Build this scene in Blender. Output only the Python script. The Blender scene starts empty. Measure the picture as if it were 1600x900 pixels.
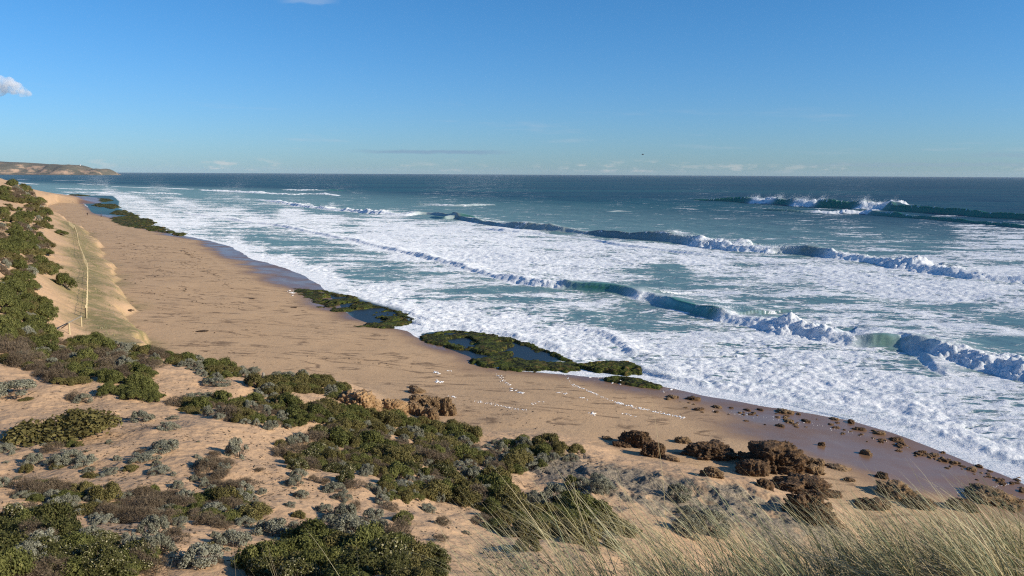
import bpy, bmesh, math, random
import numpy as np
from mathutils import Vector, Matrix
R = math.radians
random.seed(7); rng = np.random.default_rng(7)
sc = bpy.context.scene
COL = sc.collection

# ------------------------------------------------------------------ camera, sky, sun, exposure
F = 1256.0; CAMZ = 24.0
PITCH = math.atan((450 - 272) / F); ROLL = R(0.30)
cam_d = bpy.data.cameras.new('camera'); cam = bpy.data.objects.new('camera', cam_d); COL.objects.link(cam)
cam_d.sensor_width = 36.0; cam_d.lens = 36.0 * F / 1600.0
cam_d.clip_start = 0.1; cam_d.clip_end = 120000
RM = Matrix.Rotation(R(90) - PITCH, 3, 'X') @ Matrix.Rotation(ROLL, 3, 'Z')
cam.matrix_world = Matrix.Translation((0, 0, CAMZ)) @ RM.to_4x4()
sc.camera = cam
RMn = np.array(RM)

SUN_EL, SUN_AZ = 23.5, 108.0          # azimuth clockwise from +Y (the view direction)
world = bpy.data.worlds.new('World'); sc.world = world; world.use_nodes = True
wn = world.node_tree; bg = wn.nodes['Background']
sky = wn.nodes.new('ShaderNodeTexSky'); sky.sky_type = 'NISHITA'; sky.sun_disc = False
sky.sun_elevation = R(SUN_EL); sky.sun_rotation = R(SUN_AZ); sky.altitude = 0
sky.air_density = 1.0; sky.dust_density = 0.3; sky.ozone_density = 2.5
bg.inputs['Strength'].default_value = 0.074
SKY_LOW, SKY_HIGH = (0.56, 0.92, 1.50), (0.40, 0.93, 1.44)
sun_d = bpy.data.lights.new('sun', 'SUN'); sun_d.energy = 5.0; sun_d.angle = R(0.5); sun_d.color = (1.0, 0.90, 0.76)
sun = bpy.data.objects.new('sun', sun_d); COL.objects.link(sun)
SUNV = Vector((math.sin(R(SUN_AZ)) * math.cos(R(SUN_EL)), math.cos(R(SUN_AZ)) * math.cos(R(SUN_EL)), math.sin(R(SUN_EL))))
sun.rotation_euler = SUNV.to_track_quat('Z', 'Y').to_euler(); sun.location = (60, -40, 90)
sc.view_settings.view_transform = 'Standard'; sc.view_settings.look = 'None'
sc.view_settings.exposure = 0.32; sc.view_settings.gamma = 1.0
sc.cycles.use_denoising = False; sc.cycles.pixel_filter_type = 'BLACKMAN_HARRIS'; sc.cycles.filter_width = 1.2
sc.cycles.max_bounces = 6; sc.cycles.volume_bounces = 3; sc.cycles.sample_clamp_direct = 5.0

# ------------------------------------------------------------------ node helper
class NT:
    def __init__(s, name=None, tree=None):
        if tree is None:
            s.m = bpy.data.materials.new(name); s.m.use_nodes = True; s.t = s.m.node_tree; s.t.nodes.clear()
            s.out = s.t.nodes.new('ShaderNodeOutputMaterial')
        else: s.t = tree
    def put(s, sock, v):
        if isinstance(v, bpy.types.NodeSocket): s.t.links.new(v, sock)
        elif v is not None:
            if isinstance(v, tuple) and len(v) == 3 and sock.type == 'RGBA': v = v + (1,)
            sock.default_value = v
    def n(s, typ, ins=None, out=0, **props):
        nd = s.t.nodes.new(typ)
        for k, v in props.items(): setattr(nd, k, v)
        for k, v in (ins or {}).items(): s.put(nd.inputs[k], v)
        return nd.outputs[out]
    def math(s, op, a, b=None, c=None, clamp=False):
        ins = {0: a}
        if b is not None: ins[1] = b
        if c is not None: ins[2] = c
        return s.n('ShaderNodeMath', ins, operation=op, use_clamp=clamp)
    def mix(s, f, a, b, blend='MIX'): return s.n('ShaderNodeMix', {0: f, 6: a, 7: b}, out=2, data_type='RGBA', blend_type=blend)
    def noise(s, vec, scale, detail=4, rough=0.55, dist=0.0, out=0):
        return s.n('ShaderNodeTexNoise', {'Vector': vec, 'Scale': scale, 'Detail': detail, 'Roughness': rough, 'Distortion': dist}, out=out)
    def vor(s, vec, scale, feature='F1', out=0, rand=1.0):
        return s.n('ShaderNodeTexVoronoi', {'Vector': vec, 'Scale': scale, 'Randomness': rand}, out=out, feature=feature)
    def rng(s, v, a, b, c=0.0, d=1.0, smooth=True):
        return s.n('ShaderNodeMapRange', {0: v, 1: a, 2: b, 3: c, 4: d}, interpolation_type='SMOOTHSTEP' if smooth else 'LINEAR')
    def ramp(s, f, stops):
        nd = s.t.nodes.new('ShaderNodeValToRGB'); s.put(nd.inputs[0], f); e = nd.color_ramp.elements
        while len(e) < len(stops): e.new(0.5)
        for i, (p, c) in enumerate(stops): e[i].position = p; e[i].color = tuple(c) + (1,)
        return nd.outputs[0]
    def pos(s): return s.n('ShaderNodeNewGeometry', out=0)
    def obj(s): return s.n('ShaderNodeTexCoord', out=3)
    def rand(s): return s.n('ShaderNodeObjectInfo', out=5)
    def attr(s, name, out=0): return s.n('ShaderNodeAttribute', attribute_name=name, out=out)
    def sep(s, c):
        nd = s.t.nodes.new('ShaderNodeSeparateColor'); s.put(nd.inputs[0], c); return nd.outputs[0], nd.outputs[1], nd.outputs[2]
    def mapping(s, vec, rot=(0, 0, 0), scale=(1, 1, 1), loc=(0, 0, 0)):
        return s.n('ShaderNodeMapping', {'Vector': vec, 'Rotation': rot, 'Scale': scale, 'Location': loc})
    def bump(s, h, strength=1.0, dist=0.1, normal=None):
        return s.n('ShaderNodeBump', {'Height': h, 'Strength': strength, 'Distance': dist, **({'Normal': normal} if normal else {})})
    def pbsdf(s, color, rough=0.8, spec=0.5, normal=None, **kw):
        return s.n('ShaderNodeBsdfPrincipled', {'Base Color': color, 'Roughness': rough, 'Specular IOR Level': spec, **({'Normal': normal} if normal else {}), **kw})
    def done(s, shader): s.t.links.new(shader, s.out.inputs['Surface']); return s.m

# sky nodes: tinted Nishita with thin clouds low over the sea
w = NT(tree=wn)
d = w.n('ShaderNodeTexCoord', out=0)
sepd = wn.nodes.new('ShaderNodeSeparateXYZ'); wn.links.new(d, sepd.inputs[0])
col = w.mix(1.0, sky.outputs[0], w.mix(w.rng(sepd.outputs[2], 0.0, 0.22), SKY_LOW, SKY_HIGH), 'MULTIPLY')
az = w.math('ARCTAN2', sepd.outputs[0], sepd.outputs[1])
comb = wn.nodes.new('ShaderNodeCombineXYZ'); wn.links.new(az, comb.inputs[0]); wn.links.new(sepd.outputs[2], comb.inputs[1])
v1 = w.mapping(comb.outputs[0], scale=(7, 70, 1), loc=(3.1, 0.4, 0))
n1 = w.noise(v1, 1.0, 5, 0.55)
band1 = w.math('MULTIPLY', w.rng(sepd.outputs[2], 0.012, 0.03), w.rng(sepd.outputs[2], 0.10, 0.04))
wisp = w.math('MULTIPLY', w.rng(n1, 0.56, 0.78), band1)
col = w.mix(w.math('MULTIPLY', wisp, 0.30), col, (6.2, 6.6, 7.4))
v2 = w.mapping(comb.outputs[0], scale=(34, 130, 1), loc=(1.3, 0.2, 0))
n2 = w.noise(v2, 1.0, 5, 0.6)
band2 = w.math('MULTIPLY', w.rng(sepd.outputs[2], 0.001, 0.006), w.rng(sepd.outputs[2], 0.020, 0.009))
n2b = w.noise(w.mapping(comb.outputs[0], scale=(6, 2, 1), loc=(7.7, 0, 0)), 1.0, 2, 0.5)
puff = w.math('MULTIPLY', w.math('MULTIPLY', w.rng(n2, 0.50, 0.66), band2), w.rng(n2b, 0.42, 0.6))
col = w.mix(w.math('MULTIPLY', puff, 0.5), col, (7.8, 7.4, 7.2))
def streak(a0, a1, z0, hw, amt, c, col):
    u = w.math('MULTIPLY', w.rng(az, a0, a0 + (a1 - a0) * 0.35), w.rng(az, a1, a1 - (a1 - a0) * 0.35))
    nn = w.noise(w.mapping(comb.outputs[0], scale=(40, 160, 1)), 1.0, 4, 0.6)
    zz = w.math('ABSOLUTE', w.math('SUBTRACT', w.math('ADD', sepd.outputs[2], w.math('MULTIPLY', w.math('SUBTRACT', nn, 0.5), hw * 2)), z0))
    f = w.math('MULTIPLY', w.math('MULTIPLY', u, w.rng(zz, hw, hw * 0.2)), amt)
    return w.mix(f, col, c)
col = streak(-0.215, 0.02, 0.0262, 0.0032, 0.55, (2.3, 3.4, 5.2), col)
col = streak(0.30, 0.66, 0.0125, 0.0035, 0.30, (3.0, 4.0, 5.6), col)
col = streak(0.48, 0.70, 0.0225, 0.0040, 0.30, (3.0, 4.0, 5.6), col)
col = streak(-0.28, -0.20, 0.195, 0.006, 0.20, (7, 7.5, 8), col)
wn.links.new(col, bg.inputs['Color'])

# ------------------------------------------------------------------ small helpers
def ray(px, py):
    v = RMn @ np.array(((px - 800) / F, (450 - py) / F, -1.0)); return v
def at_z(px, py, z=0.0):
    v = ray(px, py); t = (z - CAMZ) / v[2]; return np.array((v[0] * t, v[1] * t))
def tag(o, label=None, cat=None, group=None, kind=None):
    if label: o['label'] = label
    if cat: o['category'] = cat
    if group: o['group'] = group
    if kind: o['kind'] = kind
    return o
def mesh_np(name, V, Fc, mats, parent=None, smooth=True, attrs=None, uni=None):
    me = bpy.data.meshes.new(name); V = np.asarray(V, np.float32); Fc = np.asarray(Fc, np.int32)
    me.vertices.add(len(V)); me.vertices.foreach_set('co', V.ravel())
    k = Fc.shape[1]; me.loops.add(Fc.size); me.loops.foreach_set('vertex_index', Fc.ravel())
    me.polygons.add(len(Fc)); me.polygons.foreach_set('loop_start', np.arange(0, Fc.size, k, dtype=np.int32))
    me.polygons.foreach_set('loop_total', np.full(len(Fc), k, np.int32))
    me.polygons.foreach_set('use_smooth', np.full(len(Fc), smooth, bool))
    for nm, a in (attrs or {}).items():
        at = me.attributes.new(nm, 'FLOAT_COLOR', 'POINT'); c = np.ones((len(V), 4), np.float32); c[:, :a.shape[1]] = a
        at.data.foreach_set('color', c.ravel())
    me.update(); me.validate()
    for m in (mats if isinstance(mats, (list, tuple)) else [mats]): me.materials.append(m)
    o = bpy.data.objects.new(name, me); COL.objects.link(o)
    if parent: o.parent = parent
    return o
def obj_bm(name, bm, m, parent=None, smooth=False):
    me = bpy.data.meshes.new(name); bm.normal_update(); bm.to_mesh(me); bm.free(); me.materials.append(m)
    for p in me.polygons: p.use_smooth = smooth
    o = bpy.data.objects.new(name, me); COL.objects.link(o)
    if parent: o.parent = parent
    return o
def empty(name, loc):
    o = bpy.data.objects.new(name, None); COL.objects.link(o); o.location = loc; o.empty_display_size = 0.2; return o
def tube(bm, a, b, r0, r1, n=7):
    a, b = Vector(a), Vector(b); ax = (b - a).normalized(); u = ax.orthogonal().normalized(); v = ax.cross(u)
    r_a = [bm.verts.new(a + (u * math.cos(2 * math.pi * i / n) + v * math.sin(2 * math.pi * i / n)) * r0) for i in range(n)]
    r_b = [bm.verts.new(b + (u * math.cos(2 * math.pi * i / n) + v * math.sin(2 * math.pi * i / n)) * r1) for i in range(n)]
    for i in range(n): bm.faces.new((r_a[i], r_a[(i + 1) % n], r_b[(i + 1) % n], r_b[i]))
    bm.faces.new(r_a[::-1]); bm.faces.new(r_b)
# value noise
T2 = rng.random((256, 256)).astype(np.float32); T3 = rng.random((64, 64, 64)).astype(np.float32)
def _q(t): return t * t * t * (t * (t * 6 - 15) + 10)
def vn2(x, y):
    xf = np.floor(x); yf = np.floor(y); xi = xf.astype(np.int64); yi = yf.astype(np.int64); u = _q(x - xf); v = _q(y - yf)
    a, b, c, e = xi & 255, (xi + 1) & 255, yi & 255, (yi + 1) & 255
    return (T2[a, c] * (1 - u) + T2[b, c] * u) * (1 - v) + (T2[a, e] * (1 - u) + T2[b, e] * u) * v
def fbm2(x, y, scale, octv=4, gain=0.5, seed=0.0, ridged=False):
    x = np.asarray(x, np.float64) / scale + seed * 17.31; y = np.asarray(y, np.float64) / scale - seed * 9.77; s = 0; amp = 1; tot = 0
    for i in range(octv):
        n = vn2(x, y)
        if ridged: n = 1 - np.abs(2 * n - 1)
        s = s + amp * n; tot += amp; amp *= gain
        x, y = (x * 0.8 - y * 0.6) * 2.03 + 5.3, (x * 0.6 + y * 0.8) * 2.03 + 1.7
    return s / tot
def vn3(p):
    f = np.floor(p); i = f.astype(np.int64); t = _q(p - f); o = 0
    for dx in (0, 1):
        for dy in (0, 1):
            for dz in (0, 1):
                wgt = (t[:, 0] if dx else 1 - t[:, 0]) * (t[:, 1] if dy else 1 - t[:, 1]) * (t[:, 2] if dz else 1 - t[:, 2])
                o = o + wgt * T3[(i[:, 0] + dx) & 63, (i[:, 1] + dy) & 63, (i[:, 2] + dz) & 63]
    return o
def fbm3(p, octv=4, gain=0.5, ridged=False):
    s = 0; amp = 1; tot = 0
    for k in range(octv):
        n = vn3(p)
        if ridged: n = 1 - np.abs(2 * n - 1)
        s = s + amp * n; tot += amp; amp *= gain; p = p * 2.07 + np.array((3.1, 7.7, 1.3))
    return s / tot
def sstep(a, b, x):
    t = np.clip((x - a) / (b - a), 0, 1); return t * t * (3 - 2 * t)
def catmull(P, k=6):
    P = np.asarray(P, float); Q = np.vstack([2 * P[0] - P[1], P, 2 * P[-1] - P[-2]]); out = []
    for i in range(1, len(Q) - 2):
        p0, p1, p2, p3 = Q[i - 1], Q[i], Q[i + 1], Q[i + 2]
        for j in range(k):
            t = j / k
            out.append(0.5 * (2 * p1 + (p2 - p0) * t + (2 * p0 - 5 * p1 + 4 * p2 - p3) * t * t + (3 * p1 - p0 - 3 * p2 + p3) * t ** 3))
    out.append(P[-1]); return np.array(out)
def line_dist(X, Y, P):
    """distance to a polyline, which side (+ on its left), and the running parameter in points"""
    best = np.full(X.shape, 1e18); side = np.zeros(X.shape); tt = np.zeros(X.shape)
    for i in range(len(P) - 1):
        ax, ay = P[i]; bx, by = P[i + 1]; dx, dy = bx - ax, by - ay; L2 = dx * dx + dy * dy + 1e-12
        t = np.clip(((X - ax) * dx + (Y - ay) * dy) / L2, 0, 1)
        ex, ey = X - ax - t * dx, Y - ay - t * dy; d2 = ex * ex + ey * ey; m = d2 < best
        best = np.where(m, d2, best); side = np.where(m, np.sign(dx * (Y - ay) - dy * (X - ax)), side); tt = np.where(m, i + t, tt)
    return np.sqrt(best), side, tt
def poly_sd(X, Y, P):
    """signed distance to a polygon, negative inside"""
    P = np.asarray(P); Q = np.vstack([P, P[:1]]); dist, _, _ = line_dist(X, Y, Q); ins = np.zeros(X.shape, bool)
    for i in range(len(P)):
        (x0, y0), (x1, y1) = Q[i], Q[i + 1]
        if y0 == y1: continue
        ins ^= ((y0 > Y) != (y1 > Y)) & (X < (x1 - x0) * (Y - y0) / (y1 - y0) + x0)
    return np.where(ins, -dist, dist)
def zpoly(pts, z): return [at_z(px, py, z) for px, py in pts]

# ------------------------------------------------------------------ coast lines (world metres)
SHORE_PX = [(2600, 1240), (1900, 880), (1600, 752), (1500, 712), (1400, 676), (1330, 656), (1250, 641), (1180, 630), (1100, 617), (1060, 607), (1010, 597),
    (960, 590), (900, 584), (880, 583), (800, 578), (748, 569), (738, 558), (700, 541), (660, 529), (640, 517), (590, 507), (560, 498), (545, 487),
    (520, 463), (507, 445), (480, 431), (455, 421), (420, 410), (400, 406), (385, 397), (365, 386), (330, 376), (300, 370), (280, 367), (240, 359), (215, 350), (195, 338),
    (150, 334), (143, 330), (140, 325), (130, 317), (122, 311), (105, 304)]
SHORE = [at_z(*p) for p in SHORE_PX] + [np.array((-640, 1040)), np.array((-950, 1300)), np.array((-2500, 2600)), np.array((-9000, 6500))]
WET_PX = [(2400, 1250), (1600, 830), (1450, 786), (1330, 756), (1240, 728), (1180, 700), (1130, 668), (1080, 643), (1000, 611), (920, 594), (880, 590), (800, 584),
    (740, 574), (700, 557), (650, 545), (620, 530), (590, 516), (520, 497), (480, 476), (440, 452), (400, 432), (360, 408), (318, 392), (300, 375), (240, 364), (205, 349),
    (150, 338), (138, 330), (125, 317), (103, 306)]
WET = [at_z(px, py, 0.45) for px, py in WET_PX]

def polar(azs, rs):
    A, Rr = np.meshgrid(azs, rs, indexing='ij'); return np.sin(A) * Rr, np.cos(A) * Rr
def grid_faces(n, m, wrap=False):
    i = np.arange(n if wrap else n - 1)[:, None]; j = np.arange(m - 1)[None, :]; i2 = (i + 1) % n
    return np.stack([i * m + j, i * m + j + 1, i2 * m + j + 1, i2 * m + j], -1).reshape(-1, 4)
AZ0 = R(36)
def az_cols(step, lim=AZ0): return np.arange(-lim, lim + step * .5, step)

# ------------------------------------------------------------------ land height
DUNE = [  # (pixel column, pixel row, height): points seen on the dunes, turned into world points
 (0,291,16.5),(30,290,15.5),(50,297,12),(62,302,4),(72,318,3.6),(85,335,3.8),(100,347,4.2),
 (0,300,15),(0,320,13.6),(0,340,13),(0,370,12.6),(0,400,12.3),(0,430,12.1),(0,460,11.8),(0,490,11.4),(0,520,11.0),(0,550,10.7),(0,580,10.6),(0,620,10.7),(0,660,11),(0,720,11.6),(0,800,12.8),(0,880,14.4),
 (40,312,11.5),(50,330,10.4),(60,360,9.6),(50,400,9.6),(60,440,9.3),(60,480,9.3),
 (80,345,7.2),(88,380,7.0),(85,410,7.3),(85,450,8.0),(80,490,8.5),(80,530,9.0),(80,600,10),(80,700,11.2),(80,800,12.8),(80,890,14.4),
 (118,350,4.7),(130,370,4.9),(110,400,5.6),(135,400,5.1),(150,400,4.9),(110,430,5.9),(150,430,5.1),(120,460,5.9),(150,460,5.3),(180,460,5.0),(115,490,6.0),(150,490,5.6),(185,490,5.1),(110,515,6.2),(150,520,5.6),(190,515,5.1),(170,534,5.6),
 (150,372,4.4),(160,410,4.6),(176,445,4.8),(203,512,4.9),(212,535,5.0),
 (172,375,1.6),(185,415,1.6),(205,455,1.6),(225,500,1.6),(245,530,1.2),(150,350,1.5),(100,325,1.0),(75,304,1.5),
 (130,545,8.2),(200,547,8.4),(200,600,10),(200,700,11.2),(200,800,12.5),(200,890,14.2),
 (300,562,7.8),(300,620,9.3),(300,700,11),(300,800,12.3),(300,890,14),
 (400,582,7.0),(400,640,8.8),(400,720,10.4),(400,800,11.8),(400,890,13.6),
 (470,590,6.5),(540,603,5.8),(540,650,7.0),(540,720,8.8),(540,800,11),(540,890,13.3),
 (590,640,4.7),(640,660,4.4),(640,700,6.5),(640,760,8.5),(640,830,11),(640,895,13.3),
 (740,692,4.5),(740,740,6.5),(740,800,8.7),(740,860,11),(820,692,4.0),
 (900,697,3.7),(900,740,5.4),(900,800,7.3),(900,860,9.8),
 (980,722,3.6),(1050,738,3.9),(1050,790,5.6),(1050,850,7.6),(1130,752,3.7),(1200,770,3.9),(1200,810,5.0),(1270,795,3.7),(1320,820,3.2),
 (1000,690,-.5),(1100,705,-.8),(1200,730,-.8),(1300,765,-.8),(1400,800,-1),(1500,800,-2),(660,620,-.5),(560,570,-.8),(420,545,-1),(320,535,-1),(760,650,-.5),(860,660,-.5),(700,660,0.5),(640,632,0.5),(600,612,0.2),
]
ca, cr, cz = [], [], []
def ctl(px, r, z): ca.append(math.atan((px - 800) / F)); cr.append(r); cz.append(z)
for px, py, z in DUNE:
    p = at_z(px, py, z); ca.append(math.atan2(p[0], p[1])); cr.append(math.hypot(*p)); cz.append(z)
for px, r, z in [(1300,7,20.55),(1600,7,20.9),(1450,7,20.75),(1150,7,20.35),(1000,7,20.2),(850,7,19.9),(1300,12,17.2),(1300,20,11.6),(1300,32,6.2),(1300,42,4.3),(1600,12,17.6),(1600,20,11.6),(1600,30,5),(1600,42,0.5),
    (1450,20,11.6),(1450,34,4.6),(1450,44,1.5),(600,7,19.7),(600,12,17.2),(300,7,19.6),(300,12,17),(0,7,19.6),(0,12,17.1),(900,12,17.2),(900,20,13.0),(1080,20,12.4),(1080,12,17.2),
    (0,3,21.5),(400,3,21.5),(800,3,21.5),(1200,3,21.7),(1600,3,21.9),(0,1,22.3),(800,1,22.3),(1600,1,22.3),
    (-300,3,21.6),(-300,12,17.6),(-300,20,14.8),(-300,40,12.6),(-300,80,13),(-300,200,14),(-300,450,17),(-300,900,12),
    (2100,3,22),(2100,7,21),(2100,12,17.6),(2100,20,10.5),(2100,32,3),(2100,45,-2),(2600,12,17),(2600,28,3),(800,120,-4),(1600,90,-5),(1200,200,-6),(300,220,-4),(150,500,-4),(400,500,-6),(800,700,-6),(60,1000,-2),(1600,500,-6),(0,900,5)]: ctl(px, r, z)
ca, cr, cz = map(np.array, (ca, cr, cz))
def warp(a, r): return np.stack([np.asarray(a) * 3.0, np.log(np.asarray(r)) * 1.6], -1)
CP = warp(ca, cr)
def tk(r2): return np.where(r2 > 1e-12, r2 * np.log(r2 + 1e-12), 0) * .5
D2 = ((CP[:, None] - CP[None]) ** 2).sum(-1); n = len(CP)
A = np.zeros((n + 3, n + 3)); A[:n, :n] = tk(D2) + np.eye(n) * 0.0015; A[:n, n] = 1; A[:n, n + 1:] = CP; A[n, :n] = 1; A[n + 1:, :n] = CP.T
SOL = np.linalg.solve(A, np.concatenate([cz, np.zeros(3)]))
def tps(a, r):
    q = warp(np.clip(a, -1.0, 1.0), np.clip(r, 1.0, 1000)).reshape(-1, 2); o = np.empty(len(q))
    for k in range(0, len(q), 40000):
        b = q[k:k + 40000]; d2 = ((b[:, None] - CP[None]) ** 2).sum(-1); o[k:k + 40000] = tk(d2) @ SOL[:n] + SOL[n] + b @ SOL[n + 1:]
    return o.reshape(np.shape(a))
gaz = np.concatenate([np.linspace(-math.pi, -R(60), 24)[:-1], np.linspace(-R(60), -AZ0, 60)[:-1], az_cols(R(0.085)), np.linspace(AZ0, R(60), 40)[1:], np.linspace(R(60), math.pi, 24)[1:-1]])
def rows(spec):
    out = [spec[0][0]]
    for r1, st in spec[1:]:
        k = max(1, int(round((r1 - out[-1]) / st))); out += list(np.linspace(out[-1], r1, k + 1)[1:])
    return np.array(out)
gr = rows([(0.4, 0), (3, .3), (15, .12), (40, .11), (75, .14), (130, .3), (220, .7), (450, 2.0), (1200, 7), (3000, 60), (14000, 800)])
GA, GR = np.meshgrid(gaz, gr, indexing='ij'); GX, GY = np.sin(GA) * GR, np.cos(GA) * GR
# coarse evaluation of the smooth part, then linear interpolation onto the fine sheet
caz = np.concatenate([np.linspace(-math.pi, -R(60), 12)[:-1], np.linspace(-R(60), R(60), 260), np.linspace(R(60), math.pi, 12)[1:]]); crr = np.exp(np.linspace(math.log(.4), math.log(14000), 300))
CA, CR = np.meshgrid(caz, crr, indexing='ij'); base = tps(CA, CR)
back = sstep(R(60), R(95), np.abs(CA)); base = base * (1 - back) + back * (22.2 + 0 * base)
far = sstep(900, 1500, CR); base = base * (1 - far) + far * -6
def bil(tab, a, r, xa, xr):
    i = np.clip(np.searchsorted(xa, a) - 1, 0, len(xa) - 2); j = np.clip(np.searchsorted(xr, r) - 1, 0, len(xr) - 2)
    u = np.clip((a - xa[i]) / (xa[i + 1] - xa[i]), 0, 1); v = np.clip((r - xr[j]) / (xr[j + 1] - xr[j]), 0, 1)
    return (tab[i, j] * (1 - u) + tab[i + 1, j] * u) * (1 - v) + (tab[i, j + 1] * (1 - u) + tab[i + 1, j + 1] * u) * v
dune = bil(base, GA, GR, caz, crr)
dsh, side, _ = line_dist(GX, GY, SHORE)
shore_s = np.where(side > 0, dsh, -dsh)          # + on land: the shore runs from near to far with the land on its left
dwt, sidew, _ = line_dist(GX, GY, WET)
wet_s = np.where(sidew > 0, dwt, -dwt)
und = (fbm2(GX, GY, 14, 3, seed=3) - .5)
s_ = np.clip(shore_s, 0, None)
beach = 3.0 * (1 - np.exp(-(s_ / 26) ** 1.5)) + und * 0.35 * sstep(2, 25, s_) + (fbm2(GX, GY, 5, 3, seed=4) - .5) * .16 * sstep(-1, 5, shore_s) * sstep(60, 20, s_)
beach = np.where(shore_s < 0, np.maximum(shore_s * 0.06, -7), beach + 0.01)
hum = (fbm2(GX, GY, 4.5, 4, .5, 5) - .5) * 1.0 + (fbm2(GX, GY, 1.1, 3, .5, 6) - .5) * .13
terr_m = sstep(90, 110, GR) * sstep(6.5, 5.6, dune)
dune_d = dune + hum * (1 - .8 * terr_m) * sstep(3, 14, GR) * sstep(-1, 3, dune)
RCK_PX = [(840, 692), (905, 690), (985, 722), (1060, 742), (1150, 752), (1260, 782), (1330, 812), (1330, 850), (1150, 838), (1020, 815), (950, 790), (880, 765), (830, 735)]
RCK = [at_z(px, py, 4.8) for px, py in RCK_PX]
rm = (GR < 90) & (GR > 20); rock_m = np.zeros(GX.shape); sub = poly_sd(GX[rm], GY[rm], RCK) + (fbm2(GX[rm], GY[rm], 5, 5, .6, seed=9) - .5) * 7 - 1.2
rock_m[rm] = sstep(.8, -.8, sub)
ledge = fbm2(GX, GY, 1.6, 4, .6, 11, ridged=True)
dune_d = dune_d + rock_m * ((ledge - .6) * .55 + (np.floor(fbm2(GX, GY, 7, 2, seed=12) * 7) / 7 - .5) * 1.0)
SCARP = [at_z(px, py, 4.6) for px, py in [(60, 318), (90, 338), (118, 346), (150, 371), (165, 402), (180, 440), (203, 495), (216, 545)]]
sm = (GR > 60) & (GR < 700) & (GX < -20); dsc, ssc, _ = line_dist(GX[sm], GY[sm], SCARP); sdv = np.where(ssc > 0, -dsc, dsc) * -1
sdv = sdv + (fbm2(GX[sm], GY[sm], 6, 4, .55, 71) - .5) * 5
dune_d[sm] = dune_d[sm] - 6 * sstep(-.2, 3.2, sdv) * sstep(6, 4.9, dune[sm] - 1.5)
k = .5; hh = np.clip(.5 + .5 * (dune_d - beach) / k, 0, 1)
GZ = beach * (1 - hh) + dune_d * hh + k * hh * (1 - hh) * .5
fp = (GR < 130) & (shore_s > 0); GZ += np.where(fp, (fbm2(GX, GY, .5, 2, seed=15) - .5) * .045 * sstep(1.2, 2.4, beach), 0)
duneness = sstep(-.2, .5, dune_d - beach)
GRASS_PX = [(90, 340), (118, 345), (150, 372), (165, 400), (180, 440), (205, 500), (216, 540), (150, 540), (110, 500), (98, 470), (112, 420), (104, 390)]
GRS = [at_z(px, py, 5) for px, py in GRASS_PX]
gm = (GR > 60) & (GR < 420) & (GX < -20); grass_m = np.zeros(GX.shape); grass_m[gm] = sstep(4, -3, poly_sd(GX[gm], GY[gm], GRS) + (fbm2(GX[gm], GY[gm], 9, 3, seed=21) - .5) * 10)
hump = (GR < 13) * sstep(11, 8, GR) * sstep(-.02, .30, GA + (fbm2(GX, GY, 2, 3, seed=25) - .5) * .3) * (np.abs(GA) < 1.2); grass_m = np.maximum(grass_m, hump); rock_m = np.where(hump > .02, 0, rock_m)
wetn = sstep(3.0, -4.5, wet_s + (fbm2(GX, GY, 9, 4, .55, 22) - .5) * 9)
g_az, g_r = gaz, gr
def ground(x, y): 
    x = np.atleast_1d(np.asarray(x, float)); y = np.atleast_1d(np.asarray(y, float))
    return bil(GZ, np.arctan2(x, y), np.hypot(x, y), g_az, g_r)
RS = np.exp(np.linspace(math.log(3.5), math.log(1400), 2600))
def hit(px, py):
    v = ray(px, py); a = math.atan2(v[0], v[1]); sl = v[2] / math.hypot(v[0], v[1])
    z = bil(GZ, np.full(RS.shape, a), RS, g_az, g_r); dlt = z - (CAMZ + RS * sl); k = np.argmax(dlt > 0)
    if dlt[k] <= 0 or k == 0: return None
    t = dlt[k - 1] / (dlt[k - 1] - dlt[k]); r = RS[k - 1] + t * (RS[k] - RS[k - 1])
    return Vector((math.sin(a) * r, math.cos(a) * r, float(CAMZ + r * sl)))
def px_m(p): return (p - Vector((0, 0, CAMZ))).length / F      # metres per photo pixel there

g = NT('sand_and_dune'); P = g.pos(); a1 = g.attr('mask'); wet, rock, grs = g.sep(a1); a2 = g.attr('mask2'); dn, _, _ = g.sep(a2)
nl = g.noise(P, .12, 5, .6); nm = g.noise(P, 1.3, 5, .6); nf = g.noise(P, 9, 4, .65)
sand_b = g.mix(nl, (.455, .295, .160), (.525, .355, .204)); sand_d = g.mix(nl, (.46, .292, .162), (.54, .36, .212))
c = g.mix(dn, sand_b, sand_d)
c = g.mix(g.math('MULTIPLY', g.rng(nm, .5, .75), .35), c, (.36, .25, .16))
c = g.mix(g.math('MULTIPLY', g.rng(nf, .62, .8), g.math('MULTIPLY', dn, .55)), c, (.20, .14, .09))
# wrack lines parallel to the shore on the dry beach
pm = g.mapping(P, rot=(0, 0, R(52)), scale=(.045, .17, .2)); wr = g.noise(pm, 1.0, 3, .55, 1.6)
wrl = g.math('MULTIPLY', g.rng(g.math('ABSOLUTE', g.math('SUBTRACT', wr, .5)), .035, .004), g.rng(g.noise(P, .35, 6, .75), .42, .56))
c = g.mix(g.math('MULTIPLY', g.math('MULTIPLY', wrl, g.math('SUBTRACT', 1.0, dn)), g.math('MULTIPLY', g.math('SUBTRACT', 1.0, wet), .75)), c, (.12, .075, .045))
gn = g.noise(g.mapping(P, rot=(0, 0, R(60)), scale=(.75, 1, 1)), .6, 7, .75)
gcol = g.mix(g.noise(P, .25, 3, .5), (.115, .13, .04), (.23, .19, .082))
c = g.mix(g.math('MULTIPLY', grs, g.rng(gn, .33, .55, .1, .85)), c, gcol)
rk1 = g.mix(g.noise(P, .8, 6, .65), (.21, .175, .125), (.46, .37, .26)); rk = g.mix(g.rng(nf, .35, .7), (.10, .085, .065), rk1)
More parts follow.
